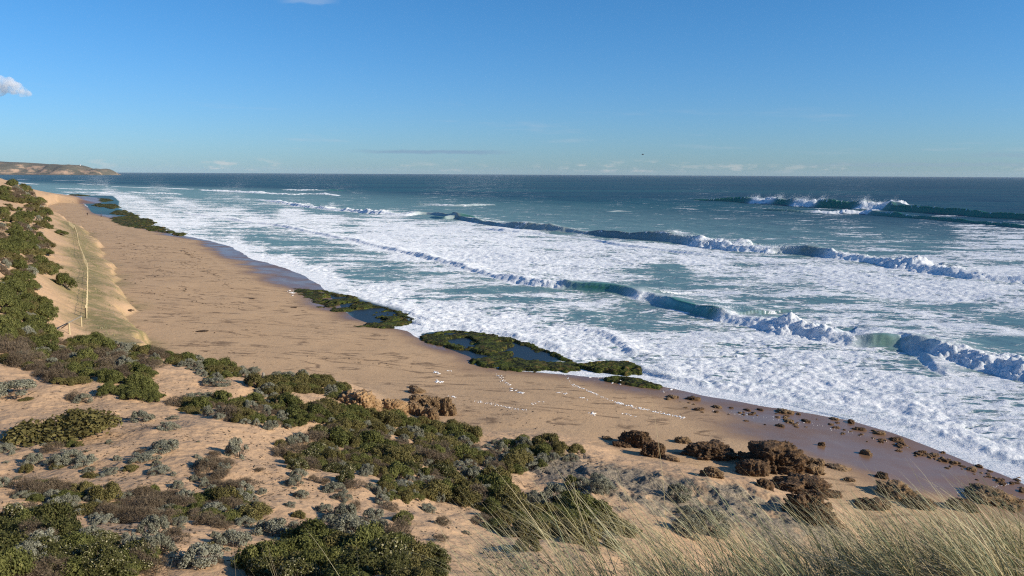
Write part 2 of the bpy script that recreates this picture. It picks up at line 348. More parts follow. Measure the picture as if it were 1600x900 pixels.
rk = g.mix(g.math('MULTIPLY', g.rng(g.noise(P, .45, 4, .6), .52, .62), .55), rk, sand_d)
c = g.mix(rock, c, rk)
c = g.mix(wet, c, g.mix(nl, (.19, .105, .056), (.23, .132, .073)))
rgh = g.math('SUBTRACT', .95, g.math('MULTIPLY', g.math('MULTIPLY', wet, g.rng(nl, .3, .6, .7, 1)), .72))
hgt = g.math('ADD', g.math('MULTIPLY', g.noise(P, 2.2, 4, .6), .38), g.math('ADD', g.math('MULTIPLY', g.noise(P, 7, 4, .65), .25), g.math('MULTIPLY', g.vor(P, 3.2), g.math('MULTIPLY', dn, .3))))
hgt = g.math('MULTIPLY', hgt, g.math('SUBTRACT', 1.0, g.math('MULTIPLY', wet, .93)))
bmp = g.bump(hgt, .8, .16)
M_GROUND = g.done(g.pbsdf(c, rgh, g.math('ADD', .15, g.math('MULTIPLY', wet, .14)), bmp))
masks = np.stack([wetn, rock_m, grass_m], -1).reshape(-1, 3); m2 = np.stack([duneness, duneness, duneness], -1).reshape(-1, 3)
Vg = np.stack([GX, GY, GZ], -1).reshape(-1, 3); Fg = grid_faces(len(gaz), len(gr), wrap=True)
tag(mesh_np('ground', Vg, Fg, M_GROUND, attrs={'mask': masks, 'mask2': m2}), kind='structure')

# ------------------------------------------------------------------ sea
saz = np.concatenate([np.linspace(-R(62), -AZ0, 50)[:-1], az_cols(R(0.078)), np.linspace(AZ0, R(75), 70)[1:]])
sr = rows([(34, 0), (60, .5), (150, .3), (300, .55), (560, .9), (900, 2.2), (1500, 5), (3000, 25), (8000, 250), (42000, 3000)])
SA, SR = np.meshgrid(saz, sr, indexing='ij'); SX, SY = np.sin(SA) * SR, np.cos(SA) * SR
dsh2, side2, _ = line_dist(SX.ravel()[::1], SY.ravel()[::1], SHORE); off = np.where(side2 > 0, -dsh2, dsh2).reshape(SX.shape)   # + seaward
COV = [(600,276,0),(1000,278,0),(1500,284,0),(300,276,0),(600,300,0),(900,300,0),(1200,300,.02),(1500,300,0),(1000,330,.10),(1200,330,.20),(1400,340,.02),(1550,330,0),(1300,362,.24),(1450,362,.26),(1530,375,.55),(1600,380,.68),(1500,400,.5),(1580,405,.6),
 (1100,352,.14),(900,338,.13),(700,322,.16),(560,314,.16),(1200,375,.2),(800,330,.12),(1000,350,.12),(1350,385,.35),
 (500,345,.75),(600,360,.8),(700,370,.8),(800,375,.85),(900,395,.8),(1000,400,.8),(1100,410,.74),(1200,420,.68),(1300,425,.7),(1400,440,.75),(1500,455,.78),(1600,465,.78),(650,385,.85),(800,412,.85),(900,430,.68),(1000,440,.48),(1050,430,.38),(1100,450,.5),(1150,440,.62),(1200,470,.44),(1300,470,.4),(1250,455,.5),(1400,480,.5),(1500,490,.4),(1590,500,.4),(1300,500,.6),(1450,515,.55),(1550,540,.4),
 (300,348,.68),(350,362,.58),(400,372,.46),(430,386,.42),(480,397,.36),(540,412,.42),(600,432,.42),(660,447,.46),(700,462,.52),(760,460,.52),(850,475,.58),(920,485,.45),(1000,500,.42),(1050,515,.5),(1100,530,.62),(1150,550,.75),(1250,562,.72),(1350,575,.68),(1400,585,.64),(1500,605,.6),(1590,620,.5),(1560,645,.6),
 (1590,700,.86),(1500,680,.86),(1400,650,.86),(1300,620,.86),(1200,592,.86),(1100,575,.88),(1000,555,.86),(900,535,.82),(800,505,.8),(700,490,.85),(600,460,.8),(500,430,.82),(450,412,.8),(400,397,.8),(360,377,.76),(300,355,.7),(260,342,.72),(220,325,.66),(190,312,.66),(160,303,.6),
 (150,298,.2),(250,310,.42),(200,290,.05),(300,285,.0),(300,297,.05),(100,285,.1),(60,280,.05),(20,280,.1),(350,315,.36),(420,325,.4),(420,300,.04),(500,308,.1),(280,322,.6),(400,350,.7),(350,335,.66),(450,335,.7),(500,322,.3)]
cpx = np.array([at_z(p[0], p[1]) for p in COV]); cu = np.arctan2(cpx[:, 0], cpx[:, 1]) * 1256; cv = CAMZ * 1256 / np.hypot(cpx[:, 0], cpx[:, 1]) * 1.9; cc = np.array([p[2] for p in COV])
u_, v_ = (SA * 1256).ravel(), (CAMZ * 1256 / SR * 1.9).ravel(); cov = np.zeros(u_.shape)
for k0 in range(0, len(u_), 60000):
    wgt = 1 / (((u_[k0:k0 + 60000, None] - cu) ** 2 + (v_[k0:k0 + 60000, None] - cv) ** 2) + 60) ** 2.2; cov[k0:k0 + 60000] = (wgt @ cc) / wgt.sum(1)
cov = cov.reshape(SX.shape); cov = np.clip(cov - .05 * sstep(.2, .4, cov) * sstep(.82, .6, cov), 0, 1) + (fbm2(SX * .6 - SY * .8, (SX * .8 + SY * .6) * 2.2, 26, 4, .55, 37) - .5) * .42 * sstep(.02, .4, cov)
cov = cov - .07 * sstep(.7, .86, cov)
cov = np.where(off < 2.5, np.maximum(cov, .9 * sstep(3, .5, off)), cov)
cd = R(-54); wx, wy = math.cos(cd), math.sin(cd)             # along the crests
SU, SW = SX * wx + SY * wy, -SX * wy + SY * wx               # along, seaward
amp = sstep(6, 60, off)
H = amp * ((fbm2(SU / 2.2, SW, 16, 4, .5, 31) - .5) * 1.3 + .28 * np.sin(SW / 11.5 + 3 * fbm2(SU, SW, 90, 2, seed=33)) * sstep(150, 500, off))
H += (fbm2(SU / 1.5, SW, 3.2, 4, .55, 35) - .5) * .42 * sstep(0, 8, off) * sstep(900, 300, SR)
face = np.zeros(SX.shape); brown = np.zeros(SX.shape); solid = np.zeros(SX.shape)
# breakers: pixel column, row of the toe, height in pixels, broken 0..1
BREAK = [
 [(285,331,4,1),(300,335,6,1),(350,343,7,1),(400,350,9,1),(480,363,11,1),(560,380,13,1),(640,400,15,1),(700,415,17,1),(760,433,20,1),(820,446,23,1),(862,453,21,.9),(890,455,17,.2),(930,458,18,.05),(970,463,20,.2),(992,470,24,.95),(1008,472,24,.6),(1035,482,24,.05),(1100,497,32,.05),(1118,502,40,.8),(1150,508,38,1),(1220,523,38,1),(1300,536,33,1),(1335,540,30,.75),(1380,542,27,.2),(1425,548,27,.6),(1450,560,34,1),(1520,578,33,1),(1600,600,30,1),(1700,630,28,1),(1850,680,20,1)],
 [(395,312,3,1),(420,315,6,1),(470,323,8,1),(520,329,9,1),(575,334,10,1),(635,337,10,1),(665,335,7,.4),(700,340,8,.1),(760,351,8,.1),(775,354,10,.35),(800,357,14,.2),(850,361,15,.28),(893,364,9,.35),(912,366,7,.15),(930,368,12,.05),(1000,375,18,.10),(1040,379,20,.3),(1060,381,21,.4),(1085,386,24,.85),(1140,392,25,1),(1195,396,22,1),(1225,397,18,.5),(1262,400,18,.2),(1290,404,21,1),(1320,408,20,1),(1352,411,17,.9),(1400,420,20,1),(1450,427,22,1),(1520,436,20,1),(1600,442,18,1),(1750,458,16,1),(1950,490,8,1)],
 [(1075,313,1,0),(1110,315,4,0),(1160,317,8,.05),(1170,318,11,.9),(1195,319,11,.9),(1208,320,10,.1),(1228,321,10,.15),(1238,322,11,1),(1262,323,12,.9),(1275,324,12,.05),(1325,326,13,.05),(1336,327,14,.9),(1372,328,15,1),(1378,329,14,.1),(1450,334,12,0),(1530,340,10,0),(1600,344,9,0),(1800,356,10,0),(2050,372,2,0)],
 [(1180,327,2,.1),(1240,331,4,.2),(1285,333,6,.9),(1345,334,7,.9),(1362,336,7,.1),(1450,344,6,0),(1530,351,6,0),(1600,357,6,0),(1800,372,6,0)],
 [(430,297,1,0),(455,297.5,5,.9),(480,298,6,.9),(500,298,6,.9),(515,298,4,.1),(545,298,1,0)],
 [(380,301,2,1),(420,303,4,1),(455,304.5,5,1),(480,304,4,.9),(500,304.5,4,.9),(528,306,2,1)],
 [(160,291,2,.9),(200,292.5,4,1),(250,294,4,1),(292,296,4,1),(305,296.5,3,.1),(320,298,5,1),(360,300,5,1),(392,302,5,1),(410,303,2,.5)],
 [(80,281.5,1,1),(100,282,3,1),(135,282,2,1)],[(25,280.5,1,1),(40,281,2.5,1),(60,281,2,1)],[(120,287,1,1),(135,288,3,1),(166,288.5,2,1)],
 [(85,294,1,1),(100,295,3,1),(130,296,3.5,1),(155,296,2.5,1),(175,297,1,.5)],[(95,300,1,1),(110,301,3,1),(145,301,3,1),(160,302,1,.5)],[(200,300,1,1),(215,301.5,3,1),(262,303,3,1),(280,304,1,1)],
 [(0,283,2,1),(40,287,3,1),(58,288,2,1)],[(640,319,1,0),(680,321,5,.7),(720,322,5,.5),(760,321,4,.6),(775,321,1,.3)],[(665,339,2,.0),(690,342,7,.15),(705,342,9,.5),(720,342,7,.1),(745,343,3,0)],
 [(750,357,3,1),(775,362,8,1),(800,364,7,1),(850,368,5,1),(895,371,5,1),(930,376,4,.9),(955,383,7,1),(1000,388,6,1),(1060,396,6,1),(1120,401,4,1),(1160,404,2,1)],
 [(905,515,3,1),(940,524,8,1),(962,538,10,1),(975,548,8,1),(990,556,3,1)],
 [(455,430,3,1),(520,458,4,1),(600,478,5,1),(660,500,7,1),(720,512,5,1),(820,533,4,1),(900,553,5,1),(960,566,6,1),(1030,590,9,1),(1100,604,7,1),(1200,622,7,1),(1300,644,8,1),(1400,664,8,1),(1500,696,9,1),(1600,734,9,1),(1800,830,8,1)],
 [(950,331,1,.2),(968,330.5,2,.5),(985,331,1,.2)],[(1050,326,1,.3),(1070,327,2.5,.6),(1088,328,1,.2)],[(690,322,1,.2),(706,322,2,.5),(725,322,1,.2)],
 [(1395,530,4,.6),(1425,553,12,.7),(1450,575,8,.8),(1475,588,4,.8)],
]
bumpn = 1 - fbm2(SX, SY, 2.3, 3, .5, 41, ridged=True); bumpf = 1 - fbm2(SX, SY, .9, 3, .55, 46, ridged=True); bumpL = fbm2(SX, SY, 5.5, 3, .55, 42); bumpXL = fbm2(SX, SY, 18, 3, .5, 44); toe_n = fbm2(SX, SY, 3.0, 3, .5, 43) - .5
crest_pts = []
for bi, B in enumerate(BREAK):
    hs = lambda px: float(np.interp(px, [300, 780, 900], [.55, .62, 1])) if bi == 0 else float(np.interp(px, [1380, 1480], [1, .72])) if bi in (2, 3) else 1.0
    P0 = np.array([list(at_z(b[0], b[1])) + [b[2] * hs(b[0]), b[3]] for b in B]); P = catmull(P0, 5); P[:, 3] = np.clip(P[:, 3], 0, 1)
    dpt = np.hypot(P[:, 0], P[:, 1]); hm = np.clip(P[:, 2], .0, None) * dpt / 1256 * (.66 - .24 * P[:, 3])
    hm = hm * (1.45 if bi in (2, 3) else 1.0); hm = np.minimum(hm, 5.5); Pw = P[:, :2].copy(); hm = hm * (1 + .9 * (fbm2(dpt, dpt * 0 + bi * 3.1, 9, 3) - .5) * P[:, 3])
    ln = np.cumsum(np.r_[0, np.hypot(*np.diff(Pw, axis=0).T)])
    nrm = np.gradient(Pw, axis=0); nrm = np.stack([-nrm[:, 1], nrm[:, 0]], -1); nrm /= np.linalg.norm(nrm, axis=1, keepdims=True) + 1e-9
    Pw += nrm * ((fbm2(ln, ln * 0 + bi * 7.3, 14, 3) - .5) * 2.2 * np.minimum(1, dpt / 150))[:, None]
    mg = 45; lo, hi = Pw.min(0) - mg, Pw.max(0) + mg
    m = (SX > lo[0]) & (SX < hi[0]) & (SY > lo[1]) & (SY < hi[1])
    if m.sum() < 4: continue
    dd, sd, t = line_dist(SX[m], SY[m], Pw); s = dd * sd; ii = np.arange(len(P))
    Ai = np.interp(t, ii, hm); br = np.interp(t, ii, P[:, 3]); endf = sstep(0, 1.5, t) * sstep(len(P) - 1, len(P) - 2.5, t)
    inside = (t > .01) & (t < len(P) - 1.01); Ai = Ai * (1 + (.12 + .38 * sstep(1.0, 2.5, Ai)) * (bumpL[m] - .5) * 2 * br + .5 * (bumpXL[m] - .5) * 2) * np.maximum(endf, .0)
    s = s + toe_n[m] * (1.5 * br + .12) * np.clip(Ai, .3, 2)
    c = (.75 + .75 * br) * Ai + .35 + .25 * br; wb = (2.6 * Ai + 1.8) * (1 + .4 * (1 - br))
    up = np.clip(s / c, 0, 1); prof = np.where(s < c, up ** (1.2 + .5 * (1 - br)) , np.exp(-((s - c) / wb) ** 2 * .9) * .82 + .18 * np.exp(-(s - c) / (3 * wb)))
    prof = np.where(s < 0, 0, prof)
    lump = br * ((bumpn[m] - .35) * 1.0 + (bumpf[m] - .35) * .85 + (bumpL[m] - .5) * .9) * (.85 * np.minimum(Ai, 1.7)) * sstep(.5, 2.6, Ai) * sstep(-.3, .3, s) * np.exp(-np.clip(s - c, 0, None) / (1.5 * c + 1.5))
    add = np.where(inside, Ai * prof + lump, 0); H[m] += add
    rl = np.where(inside, br * sstep(-.5, .1, s) * sstep(3.0 * c + 2.5, 1.2 * c, s), 0)
    solid[m] = np.maximum(solid[m], rl)
    trail = np.where(inside, br * sstep(-.4, .2, s) * np.exp(-np.clip(s - c, 0, None) / (5 + 3 * Ai)), 0); cov[m] = np.maximum(cov[m], .30 + .55 * trail * (trail > .02)) if False else np.maximum(cov[m], .8 * trail)
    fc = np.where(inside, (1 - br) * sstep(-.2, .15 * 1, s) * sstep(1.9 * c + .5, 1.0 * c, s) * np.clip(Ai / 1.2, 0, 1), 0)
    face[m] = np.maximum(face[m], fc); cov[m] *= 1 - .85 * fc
    lip = np.where(inside, (1 - br) * np.exp(-((s - c * 1.05) / .35) ** 2) * np.clip(Ai - 1, 0, 1) * .62, 0); cov[m] = np.maximum(cov[m], lip)
    if bi == 1: brown[m] = np.maximum(brown[m], fc)
    if bi in (0, 1, 2): crest_pts.append((Pw, nrm, hm, P[:, 3], .75 * hm + .35))
# lagoon and reef pools stay clear of foam and flat
poolm = np.zeros(SX.shape)
POOLS = [[(443,453),(520,456),(560,466),(622,484),(640,497),(634,508),(600,511),(560,509),(545,490),(520,485),(500,477),(470,466)],[(118,309),(150,305),(176,306),(186,314),(184,325),(208,336),(190,338),(140,334),(136,322)],
         [(548,484),(585,482),(612,500),(590,509),(545,500)], [(655,522),(690,519),(745,521),(800,529),(850,544),(880,562),(830,572),(765,572),(735,566),(700,548)]]
reefp = np.zeros(SX.shape)
for ip, pl in enumerate(POOLS):
    W = zpoly(pl, 0); lo, hi = np.min(W, 0) - 4, np.max(W, 0) + 4; m = (SX > lo[0]) & (SX < hi[0]) & (SY > lo[1]) & (SY < hi[1])
    q = sstep(1.0, -1.0, poly_sd(SX[m], SY[m], W)); cov[m] *= 1 - q; solid[m] *= 1 - q; poolm[m] = np.maximum(poolm[m], q); reefp[m] = np.maximum(reefp[m], q * (ip != 1)); H[m] *= 1 - q * .96
fl = sstep(.35, .8, cov) * sstep(500, 200, SR)
H += fl * ((fbm2(SX, SY, .85, 3, .6, 45) - .5) * .34 + (.3 - fbm2(SX, SY, 2.6, 3, .5, 47, ridged=True) + .3) * .28) * sstep(.2, 4, off)
H = np.where(off < 3, H * sstep(-1.5, 3, off), H) + .02
H = np.where(off < -1, .02 - .03 * np.clip(-off - 1, 0, 100), H)
H *= sstep(1500, 900, SR)
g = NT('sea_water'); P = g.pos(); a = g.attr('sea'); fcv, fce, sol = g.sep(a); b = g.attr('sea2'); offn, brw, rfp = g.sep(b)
PM = g.mapping(P, rot=(0, 0, R(54)), scale=(.42, 1, 1)); PW = g.n('ShaderNodeVectorMath', {0: PM, 1: g.n('ShaderNodeVectorMath', {0: g.noise(PM, .35, 3, .5, out=1), 1: (2.2, 2.2, 2.2)}, operation='MULTIPLY')}, operation='ADD')
na = g.noise(PW, .16, 7, .62); nb = g.noise(PW, .9, 6, .66, .5); nL = g.noise(g.mapping(P, rot=(0, 0, R(62)), scale=(.25, 1, 1)), .085, 5, .6, .6)
lace = g.vor(PW, .75, 'DISTANCE_TO_EDGE'); lace2 = g.vor(PW, 2.1, 'DISTANCE_TO_EDGE')
lc = g.math('SUBTRACT', 1.0, g.math('MULTIPLY', g.math('MINIMUM', lace, .35), 2.8)); lc2 = g.math('SUBTRACT', 1.0, g.math('MULTIPLY', g.math('MINIMUM', lace2, .4), 2.5))
pat = g.math('ADD', g.math('MULTIPLY', g.math('SUBTRACT', na, .5), 1.45), g.math('ADD', g.math('MULTIPLY', g.math('SUBTRACT', nL, .5), 1.15), g.math('MULTIPLY', g.math('SUBTRACT', nb, .5), .85)))
pat = g.math('ADD', pat, g.math('ADD', g.math('MULTIPLY', g.math('SUBTRACT', lc, .5), .30), g.math('MULTIPLY', g.math('SUBTRACT', lc2, .5), .16)))
fm = g.rng(g.math('ADD', pat, g.math('SUBTRACT', fcv, .53)), -.07, .13)
fm = g.math('MULTIPLY', fm, g.rng(fcv, .01, .09))
fm = g.math('MAXIMUM', fm, g.math('MULTIPLY', sol, g.rng(nb, .15, .42, .5, 1.0)), clamp=True)
deep = g.mix(g.noise(g.mapping(P, rot=(0, 0, R(54)), scale=(.2, 1, 1)), .03, 6, .68), (.002, .024, .050), (.011, .074, .104)); deep = g.mix(g.rng(g.noise(g.mapping(P, rot=(0, 0, R(54)), scale=(.25, 1, 1)), .0045, 9, .75), .44, .60), deep, (.012, .080, .098))
near = g.mix(na, (.07, .165, .142), (.17, .27, .23)); wc = g.mix(offn, near, deep)
wc = g.mix(rfp, wc, (.012, .022, .026)); wc = g.mix(fce, wc, g.mix(brw, (.022, .185, .092), (.11, .125, .060)))  # light through green wave faces put into their colour; brown ones are turbid
nd = g.noise(PW, 2.6, 5, .7); fcol = g.mix(g.rng(g.math('ADD', g.math('MULTIPLY', nb, .5), g.math('MULTIPLY', nd, .5)), .36, .58), (.56, .62, .64), (.86, .86, .84))
cl = g.mix(fm, wc, fcol)
hz = g.math('ADD', g.math('MULTIPLY', g.noise(PM, .55, 5, .62), .55), g.math('MULTIPLY', g.noise(PM, 2.4, 4, .62), .16))
hf = g.math('ADD', g.math('MULTIPLY', nb, .45), g.math('MULTIPLY', g.noise(P, 3.6, 4, .65), .22))
hgt = g.math('ADD', g.math('MULTIPLY', hz, g.math('SUBTRACT', 1.0, g.math('MULTIPLY', fce, .7))), g.math('MULTIPLY', g.math('MULTIPLY', hf, fm), 1.5))
bmp = g.bump(hgt, g.math('SUBTRACT', .62, g.math('MULTIPLY', offn, .46)), .5)
fr = g.math('MINIMUM', g.n('ShaderNodeFresnel', {'IOR': 1.33, 'Normal': bmp}), g.math('SUBTRACT', .26, g.math('MULTIPLY', offn, .13)))
dif = g.n('ShaderNodeBsdfDiffuse', {'Color': cl, 'Roughness': .3, 'Normal': bmp}); gl = g.n('ShaderNodeBsdfGlossy', {'Color': (1, 1, 1), 'Roughness': .34, 'Normal': bmp})
M_SEA = g.done(g.n('ShaderNodeMixShader', {0: g.math('MULTIPLY', fr, g.math('SUBTRACT', 1.0, g.math('MULTIPLY', fm, .95))), 1: dif, 2: gl}))
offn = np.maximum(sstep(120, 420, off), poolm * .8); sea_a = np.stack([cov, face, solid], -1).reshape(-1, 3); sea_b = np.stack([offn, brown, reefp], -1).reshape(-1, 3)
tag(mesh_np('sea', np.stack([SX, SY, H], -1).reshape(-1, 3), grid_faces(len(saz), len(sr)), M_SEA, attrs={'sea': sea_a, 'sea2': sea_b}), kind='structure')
def sea_z(x, y): return float(bil(H, np.array([math.atan2(x, y)]), np.array([math.hypot(x, y)]), saz, sr)[0])

# ------------------------------------------------------------------ far headland
def headland():
    g = NT('headland_scrub'); P = g.pos(); A = g.attr('cliff'); cf, _, _ = g.sep(A)
    n = g.noise(g.mapping(P, scale=(1, 1, 2.5)), .012, 6, .65)
    veg = g.mix(g.noise(P, .006, 4, .6), (.075, .075, .050), (.13, .115, .085)); bare = g.mix(g.noise(P, .03, 4, .6), (.30, .19, .12), (.46, .32, .21))
    c = g.mix(g.math('MULTIPLY', g.rng(n, .47, .60), g.math('ADD', .25, g.math('MULTIPLY', cf, .75))), veg, bare)
    mt = g.done(g.pbsdf(c, .95, .1))
    D = 6200.0; sx = lambda px: (px - 800) / F * D; top = [(-900, 262), (-500, 258), (-200, 256), (0, 255.5), (40, 257), (80, 259.5), (105, 260), (120, 260), (132, 261.5), (140, 265), (146, 267.8), (152, 266.4), (162, 265.6), (168, 267.5), (174, 270.2)]
    tx = np.array([sx(p[0]) for p in top]); tz = np.array([max(0.5, CAMZ + (270.4 - p[1]) / F * D * 1.02) for p in top]); tz[-1] = -3
    us = np.linspace(tx[0], tx[-1], 420); vs = np.linspace(-1, 1, 60); U, Vv = np.meshgrid(us, vs, indexing='ij')
    hz = np.interp(U, tx, tz); depth = 260 + 500 * sstep(tx[-1], tx[-1] - 1500, U)
    Y = D + Vv * depth * 1.0 + (fbm2(U, U * 0, 260, 4, seed=51) - .5) * 320 + 900 * sstep(tx[-1] - 200, tx[0], U) * 0
    rid = fbm2(U, Vv * 400, 170, 5, .6, 52, ridged=True)
    sh = np.where(Vv < 0, sstep(-1, -.25, Vv), sstep(1, .3, Vv)); Z = hz * sh * (1 - .22 * (1 - sh)) + (rid - .6) * 26 * sh * (1 - .6 * sstep(-.4, 0, Vv)) * np.clip(hz / 70, .2, 1) - 3 * (1 - sh)
    cliff = sstep(.05, .3, sh) * sstep(1.0, .75, sh)
    tag(mesh_np('distant_hill', np.stack([U, Y, Z], -1).reshape(-1, 3), grid_faces(len(us), len(vs))[:, ::-1], mt, attrs={'cliff': np.stack([cliff] * 3, -1).reshape(-1, 3)}), kind='structure')
    return sx(129.5), D
LHX, LHY = headland()

def simple(name, c, rough=.8, spec=.3, var=.25, scale=3.0, bump=.3):
    g = NT(name); P = g.obj(); n = g.noise(P, scale, 5, .6)
    lo = tuple(x * (1 - var) for x in c); hi = tuple(min(1, x * (1 + var)) for x in c)
    return g.done(g.pbsdf(g.mix(n, lo, hi), rough, spec, g.bump(n, bump, .02)))
M_WHITE = simple('white_render', (.80, .79, .76), .7); M_GLASS = simple('lantern_glass', (.10, .13, .15), .15, .6); M_RED = simple('lantern_roof', (.45, .10, .07), .5)

def lighthouse():
    z0 = 64.0
    t = tag(empty('lighthouse', (LHX, LHY + 20, z0)), 'tiny white lighthouse on the far headland above the cliffs', 'lighthouse')
    def lathe(prof, n=16):
        bm = bmesh.new(); rings = []
        for r, z in prof: rings.append([bm.verts.new((r * math.cos(2 * math.pi * i / n), r * math.sin(2 * math.pi * i / n), z)) for i in range(n)])
        for a, b in zip(rings, rings[1:]):
            for i in range(n): bm.faces.new((a[i], a[(i + 1) % n], b[(i + 1) % n], b[i]))
        bm.faces.new(rings[0][::-1]); bm.faces.new(rings[-1]); return bm
    obj_bm('tower', lathe([(4.2, -4), (3.9, 2), (3.2, 14)]), M_WHITE, t); obj_bm('gallery', lathe([(3.2, 14.01), (4.6, 14.4), (4.6, 15.4), (2.4, 15.5)]), M_WHITE, t)
    obj_bm('lantern', lathe([(2.2, 15.51), (2.2, 18)]), M_GLASS, t); obj_bm('roof', lathe([(2.6, 18.01), (1.6, 19.4), (.2, 20.4)]), M_RED, t)
lighthouse()

# ------------------------------------------------------------------ rocks
def rock_mat(name, dark, mid, lite, sand=.0):
    g = NT(name); P = g.obj(); P2 = g.pos(); n1 = g.noise(P2, 1.6, 6, .65); n2 = g.noise(P2, 7.0, 5, .7); v = g.vor(P2, 5.5)
    c = g.mix(g.rng(n1, .35, .68), dark, mid); c = g.mix(g.rng(n2, .52, .75), c, lite); c = g.mix(g.math('MULTIPLY', g.rng(v, .32, .08), .65), c, tuple(x * .45 for x in dark))
    if sand:
        nz = g.n('ShaderNodeSeparateXYZ', {0: g.n('ShaderNodeNewGeometry', out=1)}, out=2); c = g.mix(g.math('MULTIPLY', g.math('MULTIPLY', g.rng(nz, .72, .95), g.rng(n1, .45, .6)), sand), c, (.44, .29, .165))
    h = g.math('ADD', g.math('MULTIPLY', n2, .5), g.math('MULTIPLY', v, .6))
    return g.done(g.pbsdf(c, .9, .2, g.bump(h, 1.0, .12)))
M_RK_DARK = rock_mat('dark_limestone', (.050, .031, .018), (.15, .088, .043), (.27, .17, .088))
M_RK_SAND = rock_mat('golden_sandstone', (.23, .135, .062), (.42, .27, .135), (.52, .37, .21), .5)
M_RK_MID = rock_mat('brown_limestone', (.11, .070, .036), (.24, .155, .080), (.34, .23, .125), .2)
_ico = {}
def ico(sub):
    if sub not in _ico:
        bm = bmesh.new(); bmesh.ops.create_icosphere(bm, subdivisions=sub, radius=1.0); _ico[sub] = (np.array([v.co[:] for v in bm.verts]), np.array([[v.index for v in f.verts] for f in bm.faces])); bm.free()
    return _ico[sub]
def rock_mesh(sx, sy, sz, seed, sub=5, flat=.0, rough=1.25):
    V, Fc = ico(sub); p = V.copy(); o = np.array((seed * 3.17, seed * 1.31, seed * 7.7)) % 50
    d1 = fbm3(p * 1.1 + o, 3) - .5; d2 = fbm3(p * 2.6 + o, 3, .55, ridged=True) - .6; d3 = fbm3(p * 7 + o, 3, .6, ridged=True) - .6
    rr = 1 + rough * (d1 * 1.1 + d2 * .62 + d3 * .42)
    q = p * rr[:, None]; q[:, 2] = np.where(q[:, 2] > 0, q[:, 2], q[:, 2] * .5)
    if flat: q[:, 2] = np.minimum(q[:, 2], flat + (q[:, 2] - flat) * .3)
    terr = np.round(q[:, 2] * 5) / 5; q[:, 2] = q[:, 2] * .6 + terr * .4
    return q * np.array((sx, sy, sz)), Fc
def rock(name, x0, y0, x1, y1, label, m, cat='rock', group=None, sub=5, deep=.8, seed=None, tall=1.0, base=None):
    """a rock whose outline in the photo spans these columns and rows"""
    p = base or hit((x0 + x1) / 2, y1 - (y1 - y0) * .12)
    if p is None: return None
    s = px_m(p); wd = (x1 - x0) * s; el = math.atan2(CAMZ - p.z, math.hypot(p.x, p.y)); ht = max(.12, ((y1 - y0) * s - wd * deep * .5 * math.sin(el)) / math.cos(el)) * tall
    seed = seed if seed is not None else int(x0 * 7 + y0 * 3); V, Fc = rock_mesh(wd * .455, wd * .46 * deep, ht * .86, seed, sub, flat=1.0)
    o = mesh_np(name, V, Fc, m, smooth=True); a = math.atan2(p.x, p.y); back = Vector((math.sin(a), math.cos(a), 0)) * wd * deep * .35
    q = p + back; q.z = float(ground(q.x, q.y)[0]) - ht * .06; o.location = q; o.rotation_euler.z = -a
    return tag(o, label, cat, group)
rock('sandstone_outcrop', 532, 598, 592, 646, 'golden pitted sandstone outcrop topped by grey bushes at the dune edge', M_RK_SAND, 'rock outcrop', deep=1.1, sub=6, tall=.72)
rock('sandstone_outcrop', 584, 624, 634, 652, 'low ragged golden sandstone outcrop below the taller grey-topped one', M_RK_SAND, 'rock outcrop', deep=.7, sub=6)
rock('rock', 636, 627, 660, 652, 'small rounded rock at the left end of the brown cluster beside the sandstone outcrops', M_RK_MID, sub=5)
rock('rock', 657, 619, 694, 645, 'broad brown rock in the middle of the cluster beside the sandstone outcrops', M_RK_MID, sub=6)
rock('rock', 685, 619, 712, 654, 'tall upright brown rock at the seaward end of the cluster by the dune', M_RK_MID, sub=6)
rock('rock', 659, 636, 684, 658, 'low golden rock in front of the brown cluster, half in its shade', M_RK_MID, sub=5)
rock('rock', 642, 615, 671, 629, 'flat brown slab just behind the brown rock cluster', M_RK_MID, sub=5)
rock('rock', 640, 605, 663, 616, 'low dark stone behind the flat brown slab', M_RK_MID, sub=4)
rock('rock', 639, 602, 651, 607, 'smallest dark stone farthest behind the brown cluster', M_RK_DARK, sub=4)
rock('boulder', 973, 672, 1014, 702, 'dark knobbly boulder leaning left on open sand past the grey ledge', M_RK_DARK, 'boulder', sub=6)
rock('boulder', 1003, 690, 1036, 717, 'dark round boulder just below the leaning one at the ledge edge', M_RK_DARK, 'boulder', sub=6)
rock('boulder', 957, 688, 983, 700, 'low dark rock tail in the shadow of the leaning boulder', M_RK_DARK, 'boulder', sub=5)
rock('rock', 941, 681, 956, 688, 'little flat brown rock left of the leaning dark boulder', M_RK_MID, sub=4)
rock('rock', 1054, 682, 1076, 694, 'small golden brown rock alone on sand between the boulders', M_RK_MID, sub=5)
rock('boulder', 1080, 693, 1139, 720, 'wide low brown boulder with a long flank on wet sand', M_RK_DARK, 'boulder', sub=6)
rock('rock', 1092, 691, 1110, 700, 'small dark rock tucked behind the wide low boulder', M_RK_DARK, sub=5)
rock('rock', 1064, 704, 1084, 712, 'thin dark rock at the left foot of the wide low boulder', M_RK_DARK, sub=4)
rock('boulder', 1160, 697, 1246, 742, 'largest dark jagged boulder standing in a shaded pool on the beach', M_RK_DARK, 'boulder', sub=6, deep=.75)
rock('boulder', 1156, 720, 1196, 746, 'dark rock at the shaded near foot of the largest jagged boulder', M_RK_DARK, 'boulder', sub=5)
rock('rock', 1100, 730, 1126, 746, 'brown rock at the edge of the grey ledge below the wide boulder', M_RK_MID, sub=5)
rock('rock', 1036, 711, 1060, 721, 'low brown rock at the rim of the grey ledge', M_RK_MID, sub=4)
rock('rock', 1179, 747, 1204, 764, 'dark rock beneath the grey ledge rim nearest the largest boulder', M_RK_DARK, sub=5)
